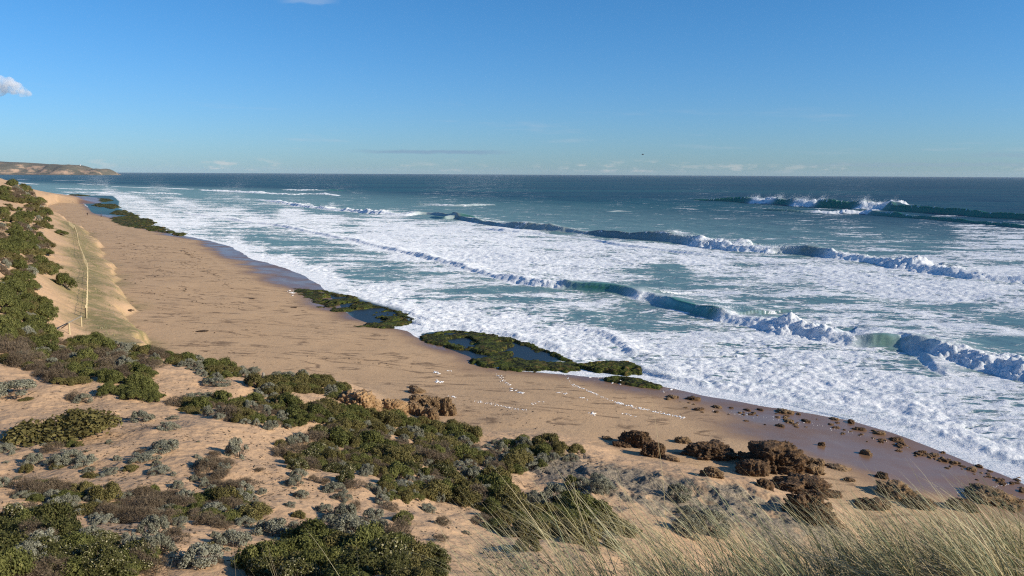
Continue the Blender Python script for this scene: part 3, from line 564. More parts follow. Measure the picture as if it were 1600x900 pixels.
rock('boulder', 1217, 748, 1296, 776, 'broad dark broken rock mass behind the grass, right of the grey ledge', M_RK_DARK, 'boulder', sub=6)
rock('boulder', 1228, 774, 1300, 822, 'dark cliff-foot boulder seen through the grass blades', M_RK_DARK, 'boulder', sub=6)
rock('rock', 1259, 717, 1289, 730, 'flat brown rock with a dark top right of the largest boulder', M_RK_MID, sub=5)
rock('rock', 1256, 727, 1284, 742, 'pale sandy rock just in front of the flat brown one', M_RK_MID, sub=5)
rock('rock', 1294, 726, 1324, 734, 'long thin rock ridge on the sand beyond the flat brown rock', M_RK_MID, sub=4)
rock('rock', 1346, 703, 1361, 712, 'single small block on the wet sand casting a thin shadow', M_RK_MID, sub=4)
rock('rock', 1371, 739, 1387, 749, 'little dark rock alone on smooth sand above the grass tips', M_RK_DARK, sub=4)
rock('rock', 1317, 746, 1334, 753, 'small lone dark stone just above the tallest grass', M_RK_DARK, sub=4)
rock('rock', 1279, 691, 1289, 698, 'small dark pebble-like rock far out on the wet sand', M_RK_DARK, sub=3)
rock('boulder', 1368, 755, 1420, 780, 'brown rock ridge rising behind the middle of the dune grass', M_RK_MID, 'boulder', sub=5)
rock('boulder', 1416, 776, 1456, 798, 'dark hollowed rock behind the dune grass with shade beneath it', M_RK_DARK, 'boulder', sub=5)
rock('boulder', 1525, 770, 1592, 792, 'long low golden rock near the right edge of the beach', M_RK_MID, 'boulder', sub=5)
rock('rock', 1488, 782, 1520, 800, 'dark rock between the hollowed rock and the long golden one', M_RK_DARK, sub=5)
rock('rock', 1340, 780, 1384, 797, 'low dark rock right behind the thick dune grass', M_RK_DARK, sub=5)
# little stones along the edge of the foam: copies of a few meshes
proto = []
for i in range(6):
    V, Fc = rock_mesh(.5, .42, .42, 100 + i, 4, flat=.7); proto.append((V, Fc))
pm_ = []
for i, (V, Fc) in enumerate(proto):
    me = mesh_np('beach_stone', V, Fc, M_RK_MID if i % 2 else M_RK_DARK); pm_.append(me.data); bpy.data.objects.remove(me)
def stone(px, py, wpx, label, group=None, pr=None, h=1.0):
    p = hit(px, py)
    if p is None: return
    r = random.Random(int(px * 31 + py * 17)); o = bpy.data.objects.new('beach_stone', pm_[r.randrange(6) if pr is None else pr]); COL.objects.link(o)
    s = wpx * px_m(p); o.location = (p.x, p.y, p.z - .04 * s); o.scale = (s, s * r.uniform(.7, 1.1), s * r.uniform(.6, 1.05) * h); o.rotation_euler = (0, 0, r.uniform(0, 6.28)); return tag(o, label, 'rock', group)
r_ = random.Random(5)
line = [(1036, 620), (1090, 632), (1150, 645), (1205, 652), (1262, 660), (1330, 672), (1385, 688), (1440, 706), (1500, 728), (1560, 748), (1598, 758)]
for i in range(135):
    t = r_.random() ** .75; f = t * (len(line) - 1); k0 = min(int(f), len(line) - 2); u = f - k0
    px = line[k0][0] * (1 - u) + line[k0 + 1][0] * u; py = line[k0][1] * (1 - u) + line[k0 + 1][1] * u
    stone(px, py + r_.gauss(0, 5.5) + 1, r_.choice((3, 4, 4, 5, 5, 6, 7, 9, 12)) * r_.uniform(.8, 1.15), 'small brown stone in the line of stones along the foam edge', 'stones along the edge of the foam')
for px, py, wp, lb in [(1303, 655, 11, 'dark upright stone half washed by foam where the wet sand narrows'), (1330, 660, 13, 'brown stone at the foam edge beside the upright dark one'), (1401, 688, 14, 'dark squat stone at the inner edge of the stone line'), (1373, 678, 15, 'paired low stones on wet sand at the bend of the stone line'),
    (1049, 621, 14, 'small golden rock just beyond the end of the reef'), (1082, 624, 18, 'dark mossy stone beside the foam past the reef end'), (1226, 644, 20, 'broad mossy stone lapped by foam on the wet sand'), (1102, 569, 13, 'lone dark rock surrounded by white foam out in the wash'), (1135, 588, 12, 'half drowned brown rock in churning foam')]:
    stone(px, py, wp, lb)

# ------------------------------------------------------------------ reef shelves
def reef_mat(name, ochre):
    g = NT(name); P = g.pos(); n1 = g.noise(P, .55, 6, .68); n2 = g.noise(P, 3.2, 5, .7); n3 = g.noise(P, .9, 3, .5)
    c = g.mix(g.rng(n1, .44, .64), (.010, .012, .006), (.055, .072, .012)); c = g.mix(g.rng(n2, .48, .68), c, (.13, .14, .028)); c = g.mix(g.math('MULTIPLY', g.rng(n3, .52, .68), ochre), c, (.17, .105, .035))
    c = g.mix(g.rng(n2, .40, .28), c, (.008, .010, .008))
    return g.done(g.pbsdf(c, .85, .12, g.bump(g.math('ADD', n2, n1), 1.0, .14)))
M_REEF = reef_mat('weedy_reef', .35); M_REEF_O = reef_mat('ochre_reef', .95)
def shelf(pts, label, m, step, hgt=.5, z=.25, pool=None, lump=.26):
    hgt *= .5
    W = np.array(zpoly(pts, z)); lo, hi = W.min(0) - step * 3, W.max(0) + step * 3
    xs = np.arange(lo[0], hi[0], step); ys = np.arange(lo[1], hi[1], step); X, Y = np.meshgrid(xs, ys, indexing='ij')
    sz = max(hi - lo); q = poly_sd(X, Y, W) + (fbm2(X, Y, max(2.0, sz * .08), 5, .65, 61) - .5) * max(1.6, sz * .12)
    gz = np.maximum(ground(X.ravel(), Y.ravel()).reshape(X.shape), -.35)
    top = np.maximum(z - .55 * sstep(.50, .43, fbm2(X * .8 + Y * .6, (Y * .8 - X * .6) * 2.2, 7, 5, .6, 66)) * sstep(-.3, -2.2, q) + (fbm2(X, Y, 3.0, 4, .6, 62) - .47) * lump * 1.5 + (fbm2(X, Y, .7, 3, .6, 63, ridged=True) - .6) * hgt * .6, -.4) + np.clip(-q, 0, 4) * .02
    if pool is not None:
        pq = poly_sd(X, Y, np.array(zpoly(pool, 0))) + (fbm2(X, Y, 4, 4, .6, 64) - .5) * 6; top = np.where(pq < 0, np.minimum(top, -.12 + (fbm2(X, Y, 2.5, 3, .6, 65) - .42) * .5), top)
    Z = gz - .15 + (np.where(top < 0, np.minimum(top, -.15), np.maximum(top, gz - .1)) + hgt * .15 + .15 - gz) * sstep(.5 * step + .25, -.5 * step - .35, q)
    keep = (q < step * 1.5 + .5); idx = np.arange(X.size).reshape(X.shape); Fq = grid_faces(*X.shape); kk = keep.ravel()[Fq].all(1); Fq = Fq[kk]
    used = np.unique(Fq); mp = np.full(X.size, -1); mp[used] = np.arange(len(used)); V = np.stack([X, Y, Z], -1).reshape(-1, 3)[used]
    c = V.mean(0); o = mesh_np('rock_shelf', V - c, mp[Fq], m); o.location = c; return tag(o, label, 'reef')
shelf([(443,453),(470,450),(520,456),(560,466),(600,478),(628,486),(646,495),(645,504),(634,509),(600,511),(560,509),(586,500),(575,490),(545,487),(520,485),(500,477),(470,466)], 'dark green weedy reef with a blunt golden seaward end and blue pools', M_REEF, .28, pool=[(548,484),(585,482),(603,494),(590,505),(560,500)])
shelf([(655,524),(690,516),(730,517),(780,523),(830,537),(880,555),(905,566),(908,576),(880,580),(840,577),(790,575),(745,571),(742,562),(765,556),(740,548),(700,541),(668,533)], 'longest weedy reef enclosing a dark blue pool above the smooth beach', M_REEF, .22, pool=[(700,531),(735,531),(760,541),(750,551),(728,549)])
shelf([(898,569),(925,564),(945,562),(985,564),(1006,572),(1004,580),(975,582),(940,578)], 'short brown raised reef ledge splashed by foam beyond the long reef', M_REEF_O, .16, hgt=.7, z=.45)
shelf([(940,588),(965,585),(1000,590),(1036,600),(1030,605),(1000,602),(970,598),(948,593)], 'broken low reef strewn with foam nearest the wet sand', M_REEF, .14, hgt=.55, z=.35)
shelf([(165,345),(185,338),(205,336),(225,341),(240,349),(262,357),(284,364),(282,367),(240,361),(215,357),(190,355),(176,350)], 'widest ochre and green reef patch beside the distant walkers', M_REEF_O, 1.0, hgt=.8, z=.5)
shelf([(171,333.5),(180,328),(195,328),(208,333),(214,336),(190,335.5)], 'dark narrow reef strip between lagoon and surf', M_REEF_O, 1.2, hgt=.8, z=.4)
shelf([(146,320),(154,317.5),(165,318.5),(178,318),(184,323),(174,326),(160,323)], 'middle reef patch with an ochre tip in the far lagoon', M_REEF_O, 1.3, hgt=.9, z=.5)
shelf([(133,312.5),(145,310.5),(160,309.5),(172,310.5),(179,313),(165,314.5),(145,314)], 'farthest oval reef patch in the shallow lagoon', M_REEF, 1.6, hgt=1.0, z=.5)
shelf([(106,304.2),(115,303.2),(130,304),(141,305),(130,305.6),(115,305)], 'thin brown reef line at the far tip of the beach', M_REEF_O, 2.0, hgt=1.2, z=.7)

# ------------------------------------------------------------------ fence, barrier, marker post
M_WOOD = simple('weathered_pine', (.50, .41, .24), .8, .2, .2, 6); M_WOOD2 = simple('grey_timber', (.30, .26, .20), .85, .2, .25, 6); M_WIRE = simple('fence_wire', (.22, .21, .19), .5, .5)
def post_bm(h, r):
    bm = bmesh.new(); tube(bm, (0, 0, -.3), (0, 0, h - .03), r, r * .97, 9); tube(bm, (0, 0, h - .029), (0, 0, h + .012), r * .9, r * .35, 9); return bm
fl_px = [(135.5, 497), (136.5, 470), (137, 440), (137.2, 422), (131, 408), (127, 398), (122, 380), (120, 368), (116, 358), (108, 351)]
fpts = [hit(*p) for p in fl_px]
fence = tag(empty('fence', fpts[0]), 'long line of pale posts and wire running along the grassy dune toe', 'fence')
pts = []; 
for a, b in zip(fpts, fpts[1:]):
    nseg = max(1, int((b - a).length / 2.4))
    pts += [a.lerp(b, i / nseg) for i in range(nseg)]
pts = [Vector((p.x, p.y, float(ground(p.x, p.y)[0]))) for p in pts + [fpts[-1]]][:98]
pmesh = None
for i, p in enumerate(pts):
    h = 1.35
    if pmesh is None: o = obj_bm('post', post_bm(h, .07), M_WOOD, fence); pmesh = o.data
    else: o = bpy.data.objects.new('post', pmesh); COL.objects.link(o); o.parent = fence
    o.location = p - fpts[0]; o.scale.z = random.uniform(.96, 1.06); o.rotation_euler = (random.gauss(0, .02), random.gauss(0, .02), random.random() * 6)
for z in (.6, 1.2):
    bm = bmesh.new()
    for a, b in zip(pts, pts[1:]): tube(bm, a - fpts[0] + Vector((0, 0, z)), b - fpts[0] + Vector((0, 0, z)), .012, .012, 4)
    obj_bm('wire', bm, M_WIRE, fence)
pa, pb, pc = hit(109, 522.5), hit(127.5, 510), hit(95.5, 515)
b_ = tag(empty('barrier', pa), 'low barrier of two posts and a sloping dark rail at the end of the fence', 'barrier')
for p in (pa, pb): o = obj_bm('post', post_bm(1.25, .08), M_WOOD, b_); o.location = p - pa
bm = bmesh.new(); ta, tb = Vector((0, 0, 1.2)), pb - pa + Vector((0, 0, 1.2)); tube(bm, ta + (ta - tb) * .08 + Vector((0, 0.09, 0)), tb + (tb - ta) * .05 + Vector((0, .09, 0)), .06, .06, 9)
obj_bm('rail', bm, M_WOOD2, b_)
bm = bmesh.new(); tube(bm, Vector((0, .1, 1.15)), pc - pa + Vector((0, .1, .12)), .055, .055, 9); obj_bm('rail', bm, M_WOOD2, b_)
p = hit(135, 505); o = obj_bm('marker_post', post_bm(1.6, .1), M_WOOD, None); o.location = hit(134.5, 496.5); tag(o, 'thicker pale end post standing before the first fence post', 'post')
p = hit(412, 597); o = obj_bm('marker_post', post_bm(.75, .11), M_WOOD2, None); o.location = p; tag(o, 'short grey post among bushes where the dune meets the beach', 'post')

# ------------------------------------------------------------------ two walkers and a gull
M_CLOTH = simple('dark_clothes', (.020, .018, .022), .9, .2); M_SKIN = simple('skin', (.42, .26, .19), .6, .4); M_HAIR = simple('dark_hair', (.03, .02, .015), .6)
def person(px, py, label, yaw, step, col):
    p = hit(px, py)
    J = [(0, 0, .95), (0, 0, 1.18), (0, .01, 1.42), (0, .02, 1.52), (0, .03, 1.62), (0, .035, 1.73),
         (.10, 0, .90), (.11, step * .5, .50), (.11, step * .6 - .1, .08), (.11, step * .6 + .08, .03), (-.10, 0, .90), (-.11, -step * .4, .50), (-.11, -step * .9 - .05, .09), (-.11, -step * .9 + .12, .03),
         (.20, 0, 1.42), (.25, -step * .4, 1.14), (.25, -step * .3 + .12, .90), (.25, -step * .3 + .2, .82), (-.20, 0, 1.42), (-.25, step * .4, 1.14), (-.25, step * .5 + .1, .90), (-.25, step * .5 + .17, .82)]
    rad = [.15, .13, .15, .06, .095, .085, .10, .072, .05, .05, .10, .072, .05, .05, .065, .048, .038, .045, .065, .048, .038, .045]
    E_ = [(0, 1), (1, 2), (2, 3), (3, 4), (4, 5), (0, 6), (6, 7), (7, 8), (8, 9), (0, 10), (10, 11), (11, 12), (12, 13), (2, 14), (14, 15), (15, 16), (16, 17), (2, 18), (18, 19), (19, 20), (20, 21)]
    me = bpy.data.meshes.new('person'); me.from_pydata(J, E_, []); o = bpy.data.objects.new('person', me); COL.objects.link(o)
    m = o.modifiers.new('skin', 'SKIN'); sv = me.skin_vertices[0].data
    for i, r in enumerate(rad): sv[i].radius = (r, r * .8)
    sv[0].use_root = True; o.modifiers.new('sub', 'SUBSURF').render_levels = 2; me.materials.append(M_SKIN); o.location = p; o.rotation_euler.z = yaw; tag(o, label, 'person')
    bm = bmesh.new(); bmesh.ops.create_uvsphere(bm, u_segments=16, v_segments=10, radius=.118, matrix=Matrix.Translation((0, .01, 1.715)) @ Matrix.Diagonal((.92, 1.0, 1.05, 1)))
    for v in list(bm.verts):
        if v.co.y > .06 and v.co.z < 1.74: bm.verts.remove(v)
    obj_bm('hair', bm, M_HAIR, o, True)
    sel = lambda ids, grow: ids
    def cloth(name, verts, edges, radii, mat):
        me = bpy.data.meshes.new(name); me.from_pydata(verts, edges, []); c = bpy.data.objects.new(name, me); COL.objects.link(c); c.parent = o; c.modifiers.new('skin', 'SKIN'); s2 = me.skin_vertices[0].data
        for i, r in enumerate(radii): s2[i].radius = (r, r * .85)
        s2[0].use_root = True; c.modifiers.new('sub', 'SUBSURF').render_levels = 2; me.materials.append(mat)
    cloth('jacket', [J[0], J[1], J[2], J[14], J[15], J[16], J[18], J[19], J[20]], [(0, 1), (1, 2), (2, 3), (3, 4), (4, 5), (2, 6), (6, 7), (7, 8)], [.18, .16, .18, .09, .075, .06, .09, .075, .06], col)
    cloth('trousers', [J[0], J[6], J[7], J[8], J[10], J[11], J[12]], [(0, 1), (1, 2), (2, 3), (0, 4), (4, 5), (5, 6)], [.17, .125, .095, .075, .125, .095, .075], M_CLOTH)
person(136.7, 337.0, 'person in dark clothes walking on the beach, the left of two walkers', .4, .28, M_CLOTH)
person(158.2, 339.2, 'person in dark clothes by the lagoon edge, the right of two walkers', -.9, .16, simple('dark_jacket', (.028, .020, .020), .9))
M_GULL = simple('gull_feathers', (.10, .10, .11), .8)
def gull():
    v = ray(1004.5, 241.5); v = v / np.linalg.norm(v); c = Vector(v * 190) + Vector((0, 0, CAMZ))
    bm = bmesh.new(); bmesh.ops.create_uvsphere(bm, u_segments=12, v_segments=8, radius=.5, matrix=Matrix.Diagonal((.16, .48, .15, 1)))
    bmesh.ops.create_uvsphere(bm, u_segments=10, v_segments=6, radius=.06, matrix=Matrix.Translation((0, .26, .03)))
    o = obj_bm('seabird', bm, M_GULL, None, True); o.location = c; o.rotation_euler.z = 1.2; tag(o, 'tiny dark seabird flying above the sea horizon', 'bird')
    for s in (-1, 1):
        bm = bmesh.new(); P = [(0, .10, .02), (.28, .13, .16), (.62, .02, .10), (.60, -.04, .095), (.26, -.10, .15), (0, -.13, .02)]
        a = [bm.verts.new((s * x, y, z + .015)) for x, y, z in P]; b = [bm.verts.new((s * x, y, z - .01)) for x, y, z in P]
        for q in ((0, 1, 4, 5), (1, 2, 3, 4)): bm.faces.new([a[i] for i in q]); bm.faces.new([b[i] for i in reversed(q)])
        for i in range(6): bm.faces.new((a[i], b[i], b[(i + 1) % 6], a[(i + 1) % 6]))
        obj_bm('wing', bm, M_GULL, o)
    bm = bmesh.new(); P = [(-.03, -.2), (.03, -.2), (.08, -.36), (-.08, -.36)]; a = [bm.verts.new((x, y, .012)) for x, y in P]; b = [bm.verts.new((x, y, -.004)) for x, y in P]; bm.faces.new(a); bm.faces.new(b[::-1])
    for i in range(4): bm.faces.new((a[i], b[i], b[(i + 1) % 4], a[(i + 1) % 4]))
    obj_bm('tail', bm, M_GULL, o)
gull()

# ------------------------------------------------------------------ shrubs
def leaf_mat(name, stops, transl=.18):
    g = NT(name); A = g.attr('leaf'); r, gg, _ = g.sep(A); rd = g.rand(); t = g.math('ADD', g.math('MULTIPLY', r, .75), g.math('MULTIPLY', rd, .25))
    c = g.ramp(t, stops); p = g.pbsdf(c, .75, .2); tr = g.n('ShaderNodeBsdfTranslucent', {0: c})
    return g.done(g.n('ShaderNodeMixShader', {0: transl, 1: p, 2: tr}))
LM = {
 'green': leaf_mat('coastal_green_leaves', [(0, (.050, .054, .014)), (.4, (.105, .112, .030)), (.75, (.175, .175, .050)), (1, (.26, .24, .09))]),
 'grey': leaf_mat('silver_grey_leaves', [(0, (.11, .105, .070)), (.4, (.20, .197, .135)), (.75, (.30, .295, .22)), (1, (.42, .41, .33))], .08),
 'olive': leaf_mat('olive_leaves', [(0, (.070, .060, .020)), (.4, (.14, .12, .038)), (.75, (.20, .17, .06)), (1, (.28, .23, .10))]),
 'brown': leaf_mat('dry_brown_twigs', [(0, (.085, .062, .040)), (.4, (.15, .112, .070)), (.75, (.21, .16, .105)), (1, (.29, .23, .15))], .08),
 'flower': leaf_mat('cream_tipped_leaves', [(0, (.035, .042, .013)), (.5, (.085, .085, .024)), (.8, (.13, .12, .04)), (.86, (.42, .38, .22)), (1, (.52, .47, .30))]),
}
M_TWIG = simple('shrub_wood', (.11, .085, .065), .9, .2)
def shrub_mesh(kind, seed):
    r = np.random.default_rng(seed); nl = dict(green=20, grey=24, olive=22, brown=14, flower=22)[kind]
    ls = dict(green=.044, grey=.038, olive=.042, brown=.044, flower=.042)[kind]; per = dict(green=330, grey=230, olive=320, brown=280, flower=320)[kind]
    V, A = [], []
    for i in range(nl):
        th = r.uniform(0, 2 * math.pi); rad = math.sqrt(r.uniform(0, 1)) * (.40 + .07 * (i % 3 == 0)); top = .34 * (1 - (rad / .52) ** 2) + r.normal(0, .035)
        rl = r.uniform(.10, .17) * (.8 if kind == 'grey' else 1); c = np.array((rad * math.cos(th), rad * math.sin(th), max(.05, top - rl * .4))); tone = r.uniform(-.15, .15)
        n = per; d = r.normal(size=(n, 3)); d[:, 2] = np.abs(d[:, 2]) * .9 - .25; d /= np.linalg.norm(d, axis=1, keepdims=True)
        spr = 1 + (.55 if kind != 'grey' else .15) * np.clip(vn3(d * 5.5 + i * 3.3) - .52, 0, 1) * 2 * np.clip(d[:, 2] + .5, 0, 1); rr = rl * spr * (.62 + .45 * r.random(n) ** .6) * (1 + (.4 * (r.random(n) ** 3) if kind == 'brown' else 0)); p = c + d * rr[:, None]; p[:, 2] = np.maximum(p[:, 2], .01)
        nr = d + r.normal(0, .55, (n, 3)); nr /= np.linalg.norm(nr, axis=1, keepdims=True); up = np.cross(nr, r.normal(size=(n, 3))); up /= np.linalg.norm(up, axis=1, keepdims=True) + 1e-9
        if kind in ('brown',): up = d * .8 + r.normal(0, .35, (n, 3)); up /= np.linalg.norm(up, axis=1, keepdims=True)
        sd = np.cross(nr, up); L = ls * r.uniform(.6, 1.3, (n, 1)); wv = L * (.17 if kind == 'brown' else .40 if kind != 'grey' else .34); L = L * (1.5 if kind == 'brown' else 1)
        q = np.stack([p - up * L * .5, p + sd * wv * .9 + up * L * .05, p + up * L * .5, p - sd * wv * .9 + up * L * .05], 1); V.append(q.reshape(-1, 3))
        t = np.clip(r.normal(.42, .2, n) + tone, 0, 1)
        if kind == 'flower': t = np.where((r.random(n) < .16) & (d[:, 2] > .1), r.uniform(.86, 1, n), np.clip(t, 0, .8))
        A.append(np.repeat(t, 4))
    V = np.concatenate(V); A = np.concatenate(A); Fq = np.arange(len(V)).reshape(-1, 4); return V, Fq, np.stack([A, A, A], -1)
def twig_bm(seed):
    r = random.Random(seed); bm = bmesh.new()
    for i in range(26):
        th = r.uniform(0, 6.28); rad = r.uniform(.1, .46); e = Vector((rad * math.cos(th), rad * math.sin(th), .30 * (1 - (rad / .6) ** 2) + r.uniform(-.03, .09))); b = Vector((r.gauss(0, .04), r.gauss(0, .04), -.05)); m = b.lerp(e, .5) + Vector((0, 0, -.05))
        tube(bm, b, m, .012, .008, 4); tube(bm, m, e, .008, .003, 4)
    return bm
SM, TW = {}, []
for kd in LM:
    SM[kd] = []
    for i in range(4):
        V, Fq, A = shrub_mesh(kd, hash(kd) % 1 + 40 * i + len(kd) * 7); o = mesh_np('foliage', V, Fq, LM[kd], smooth=False, attrs={'leaf': A}); SM[kd].append(o.data); bpy.data.objects.remove(o)
for i in range(3): o = obj_bm('branches', twig_bm(i), M_TWIG); TW.append(o.data); bpy.data.objects.remove(o)
CATS = dict(green='green_shrub', grey='cushion_bush', olive='olive_shrub', brown='dry_shrub', flower='flowering_shrub')
def shrub(kind, p, wd, label, group=None, tall=1.0, seed=0, parts=True):
    r = random.Random(seed); o = bpy.data.objects.new(CATS[kind], SM[kind][r.randrange(4)]); COL.objects.link(o)
    o.location = (p.x, p.y, p.z - .03 * wd); wd *= 1.1; o.scale = (wd, wd * r.uniform(.8, 1.2), wd * tall * (1.08 if kind == 'grey' else 1.02) * r.uniform(.7, 1.4)); o.rotation_euler = (r.gauss(0, .05), r.gauss(0, .05), r.uniform(0, 6.28))
    if parts:
        b = bpy.data.objects.new('branches', TW[r.randrange(3)]); COL.objects.link(b); b.parent = o
    return tag(o, label, 'shrub' if kind != 'grey' else 'bush', group)
KN = dict(green='dark green leafy shrub', grey='silver grey cushion bush', olive='olive brown shrub', brown='dry twiggy brown shrub', flower='green shrub with cream flower tips')
def in_poly(x, y, P):
    c = False; n = len(P)
    for i in range(n):
        x0, y0 = P[i]; x1, y1 = P[(i + 1) % n]
        if (y0 > y) != (y1 > y) and x < (x1 - x0) * (y - y0) / (y1 - y0) + x0: c = not c
    return c
counts = {}
def belt(poly, place, mixk, size_px, n, seed, tall=1.0, gap=.55, parts=True, jit=0.0):
    r = random.Random(seed); xs = [p[0] for p in poly]; ys = [p[1] for p in poly]; done = []; tries = 0
    while len(done) < n and tries < n * 40:
        tries += 1; px, py = r.uniform(min(xs), max(xs)), r.uniform(min(ys), max(ys))
        if not in_poly(px, py, poly): continue
        sz = size_px(px, py) * r.uniform(.55, 1.3)
        if any(abs(px - a) < gap * (sz + s) * .5 and abs(py - b) < gap * .42 * (sz + s) * .5 for a, b, s in done): continue
        p = hit(px, py)
        if p is None: continue
        done.append((px, py, sz)); cl = vn2(np.array([px / 42.0 + seed]), np.array([py / 20.0]))[0]
        ks = list(mixk); wts = [mixk[k] * (1.7 if k == 'grey' and py > 520 else 1.25 if k in ('olive', 'brown') else 1) * (1.0 + 3.0 * max(0, 1 - abs(cl - (i + .5) / len(ks)) * 3)) for i, k in enumerate(ks)]; kd = r.choices(ks, wts)[0]
        shrub(kd, p, sz * px_m(p) * (.75 if kd == 'grey' else 1.05), f'{KN[kd]} {place}', f'{KN[kd]}s {place}', tall * (1.05 if kd == 'grey' else 1), seed * 1000 + len(done), parts)
        counts[kd] = counts.get(kd, 0) + 1
    return done
G1 = dict(green=6, olive=2.5, brown=2, grey=1.3)
belt([(0,300),(20,291),(52,292),(45,303),(66,318),(80,336),(66,338),(40,322),(0,312)], 'on the farthest dune slope', G1, lambda x, y: 12, 60, 1, 1.1, 0.42, parts=False)
belt([(0,318),(40,326),(62,340),(84,348),(78,358),(62,372),(88,376),(76,395),(66,400),(50,402),(92,418),(84,430),(50,428),(36,440),(0,440)], 'on the slope above the fence', G1, lambda x, y: 10 + (y - 320) * .09, 142, 2, 1.05, 0.40, parts=False)
belt([(0,446),(40,440),(56,448),(40,460),(62,470),(76,488),(80,500),(60,506),(66,520),(30,524),(0,515)], 'on the slope beside the barrier', dict(green=7, grey=1.3, olive=1.5), lambda x, y: 22, 60, 3, 1.1, 0.42)
belt([(0,528),(40,522),(100,530),(150,534),(200,546),(240,552),(262,560),(240,582),(250,588),(200,592),(140,588),(125,600),(90,600),(40,580),(0,566)], 'in the ridge belt left of the beach', dict(green=4, olive=3, brown=3, grey=1.0), lambda x, y: 25, 132, 4, 1.0, 0.42)
belt([(150,588),(210,596),(256,622),(240,628),(190,626),(158,614)], 'in the clump hanging below the ridge belt', dict(green=6, brown=1), lambda x, y: 26, 18, 41, 1.0, 0.42)
belt([(262,556),(300,566),(345,572),(405,582),(402,592),(362,590),(330,594),(300,582),(265,570)], 'along the ridge tip above the beach', dict(grey=4, green=3, olive=2), lambda x, y: 22, 36, 5, 1.0, 0.42)
belt([(395,600),(430,590),(480,584),(530,600),(548,612),(520,622),(480,612),(450,618),(410,622),(390,630)], 'in the belt before the sandstone outcrops', dict(grey=4, green=3, olive=2), lambda x, y: 25, 45, 6, .95, 0.42)
belt([(262,634),(300,622),(340,622),(390,630),(440,628),(480,640),(520,650),(470,664),(440,676),(420,672),(380,664),(330,652),(290,644)], 'in the belt left of the rock cluster', dict(green=4, grey=2.2, brown=2, olive=1.5), lambda x, y: 27, 69, 7, 1.0, 0.42)
belt([(470,640),(520,636),(580,650),(640,660),(700,668),(735,684),(740,698),(700,690),(640,694),(590,684),(540,676),(500,664)], 'in the belt below the rock cluster', dict(green=5, olive=2, grey=1.5), lambda x, y: 29, 72, 8, 1.0, 0.42)
belt([(440,712),(430,698),(480,690),(500,676),(560,684),(600,690),(640,700),(700,700),(710,720),(690,746),(650,744),(600,752),(560,742),(520,738),(470,730)], 'in the wide middle thicket', dict(olive=4, green=3, brown=2, grey=1.6, flower=1), lambda x, y: 34, 90, 9, 1.0, 0.42)
belt([(700,700),(750,688),(800,690),(850,694),(900,704),(912,718),(870,722),(840,732),(800,738),(760,748),(720,742)], 'in the belt reaching the grey ledge', dict(grey=4, green=3.5, olive=1.5), lambda x, y: 30, 57, 10, .95, 0.42)
belt([(580,762),(640,752),(700,752),(760,752),(800,756),(800,784),(750,792),(712,786),(660,780),(600,782)], 'in the dark thicket left of the grass', dict(green=4, olive=3, brown=2, grey=1), lambda x, y: 38, 39, 11, 1.0, 0.42)
belt([(760,790),(810,776),(870,782),(930,790),(970,826),(950,850),(890,850),(820,842),(770,826)], 'seen through the tall grass blades', dict(green=5, olive=2, grey=1.5), lambda x, y: 44, 33, 12, 1.0, 0.42)
belt([(880,752),(930,750),(950,768),(905,772)], 'in the small clump on the grey ledge', dict(green=3, grey=2), lambda x, y: 34, 7, 13, 1.0, 0.42)
belt([(24,772),(60,757),(100,760),(130,770),(180,778),(240,770),(276,772),(270,792),(255,806),(220,818),(180,818),(140,806),(100,806),(60,790)], 'in the low belt across the near sand, left half', dict(grey=4, brown=4, green=2, olive=1), lambda x, y: 33, 51, 14, .95, 0.42)
belt([(276,784),(330,776),(400,778),(414,800),(400,818),(350,826),(300,812),(262,826),(250,812)], 'in the low belt across the near sand, right half', dict(grey=3, brown=3, green=3, olive=1), lambda x, y: 35, 33, 15, .95, 0.42)
belt([(0,826),(40,808),(86,815),(110,832),(150,846),(215,860),(238,884),(190,910),(0,910)], 'in the flowering thicket at the lower left corner', dict(flower=6, green=3, brown=2, grey=1), lambda x, y: 52, 51, 16, 1.0, 0.38)
belt([(400,886),(430,862),(500,846),(560,846),(610,846),(660,862),(690,892),(680,915),(400,915)], 'in the flowering thicket at the bottom edge', dict(flower=5, green=5, olive=2), lambda x, y: 54, 45, 17, 1.05, 0.38)
belt([(300,750),(318,724),(360,722),(362,738),(350,752),(392,762),(380,774),(330,770)], 'in the straggling patch right of the bare sand', dict(grey=4, brown=4), lambda x, y: 26, 21, 18, 1.0, 0.42)
belt([(505,812),(540,808),(620,828),(640,842),(590,842),(520,834)], 'behind the flowering thicket at the bottom edge', dict(grey=5, brown=3), lambda x, y: 36, 15, 19, 1.0, 0.42)
belt([(0,690),(120,690),(330,690),(420,740),(450,790),(560,790),(700,800),(740,840),(690,860),(560,840),(470,850),(420,870),(250,890),(250,830),(120,800),(20,800)], 'scattered singly over the near sand', dict(grey=7, brown=3, olive=1.5), lambda x, y: 12 + (y - 680) * .09, 75, 51, .9, 1.6)
belt([(700,790),(760,840),(830,870),(950,870),(1000,840),(960,800),(900,790)], 'low among the sparse stems beside the tall grass', dict(brown=4, grey=3, olive=3), lambda x, y: 32, 18, 52, .8, .9)
belt([(430,690),(560,700),(700,690),(880,705),(700,780),(560,770),(440,740)], 'filling the gaps of the middle thicket', dict(brown=4, flower=3, grey=3, olive=3), lambda x, y: 26, 60, 53, 1.0, .7)
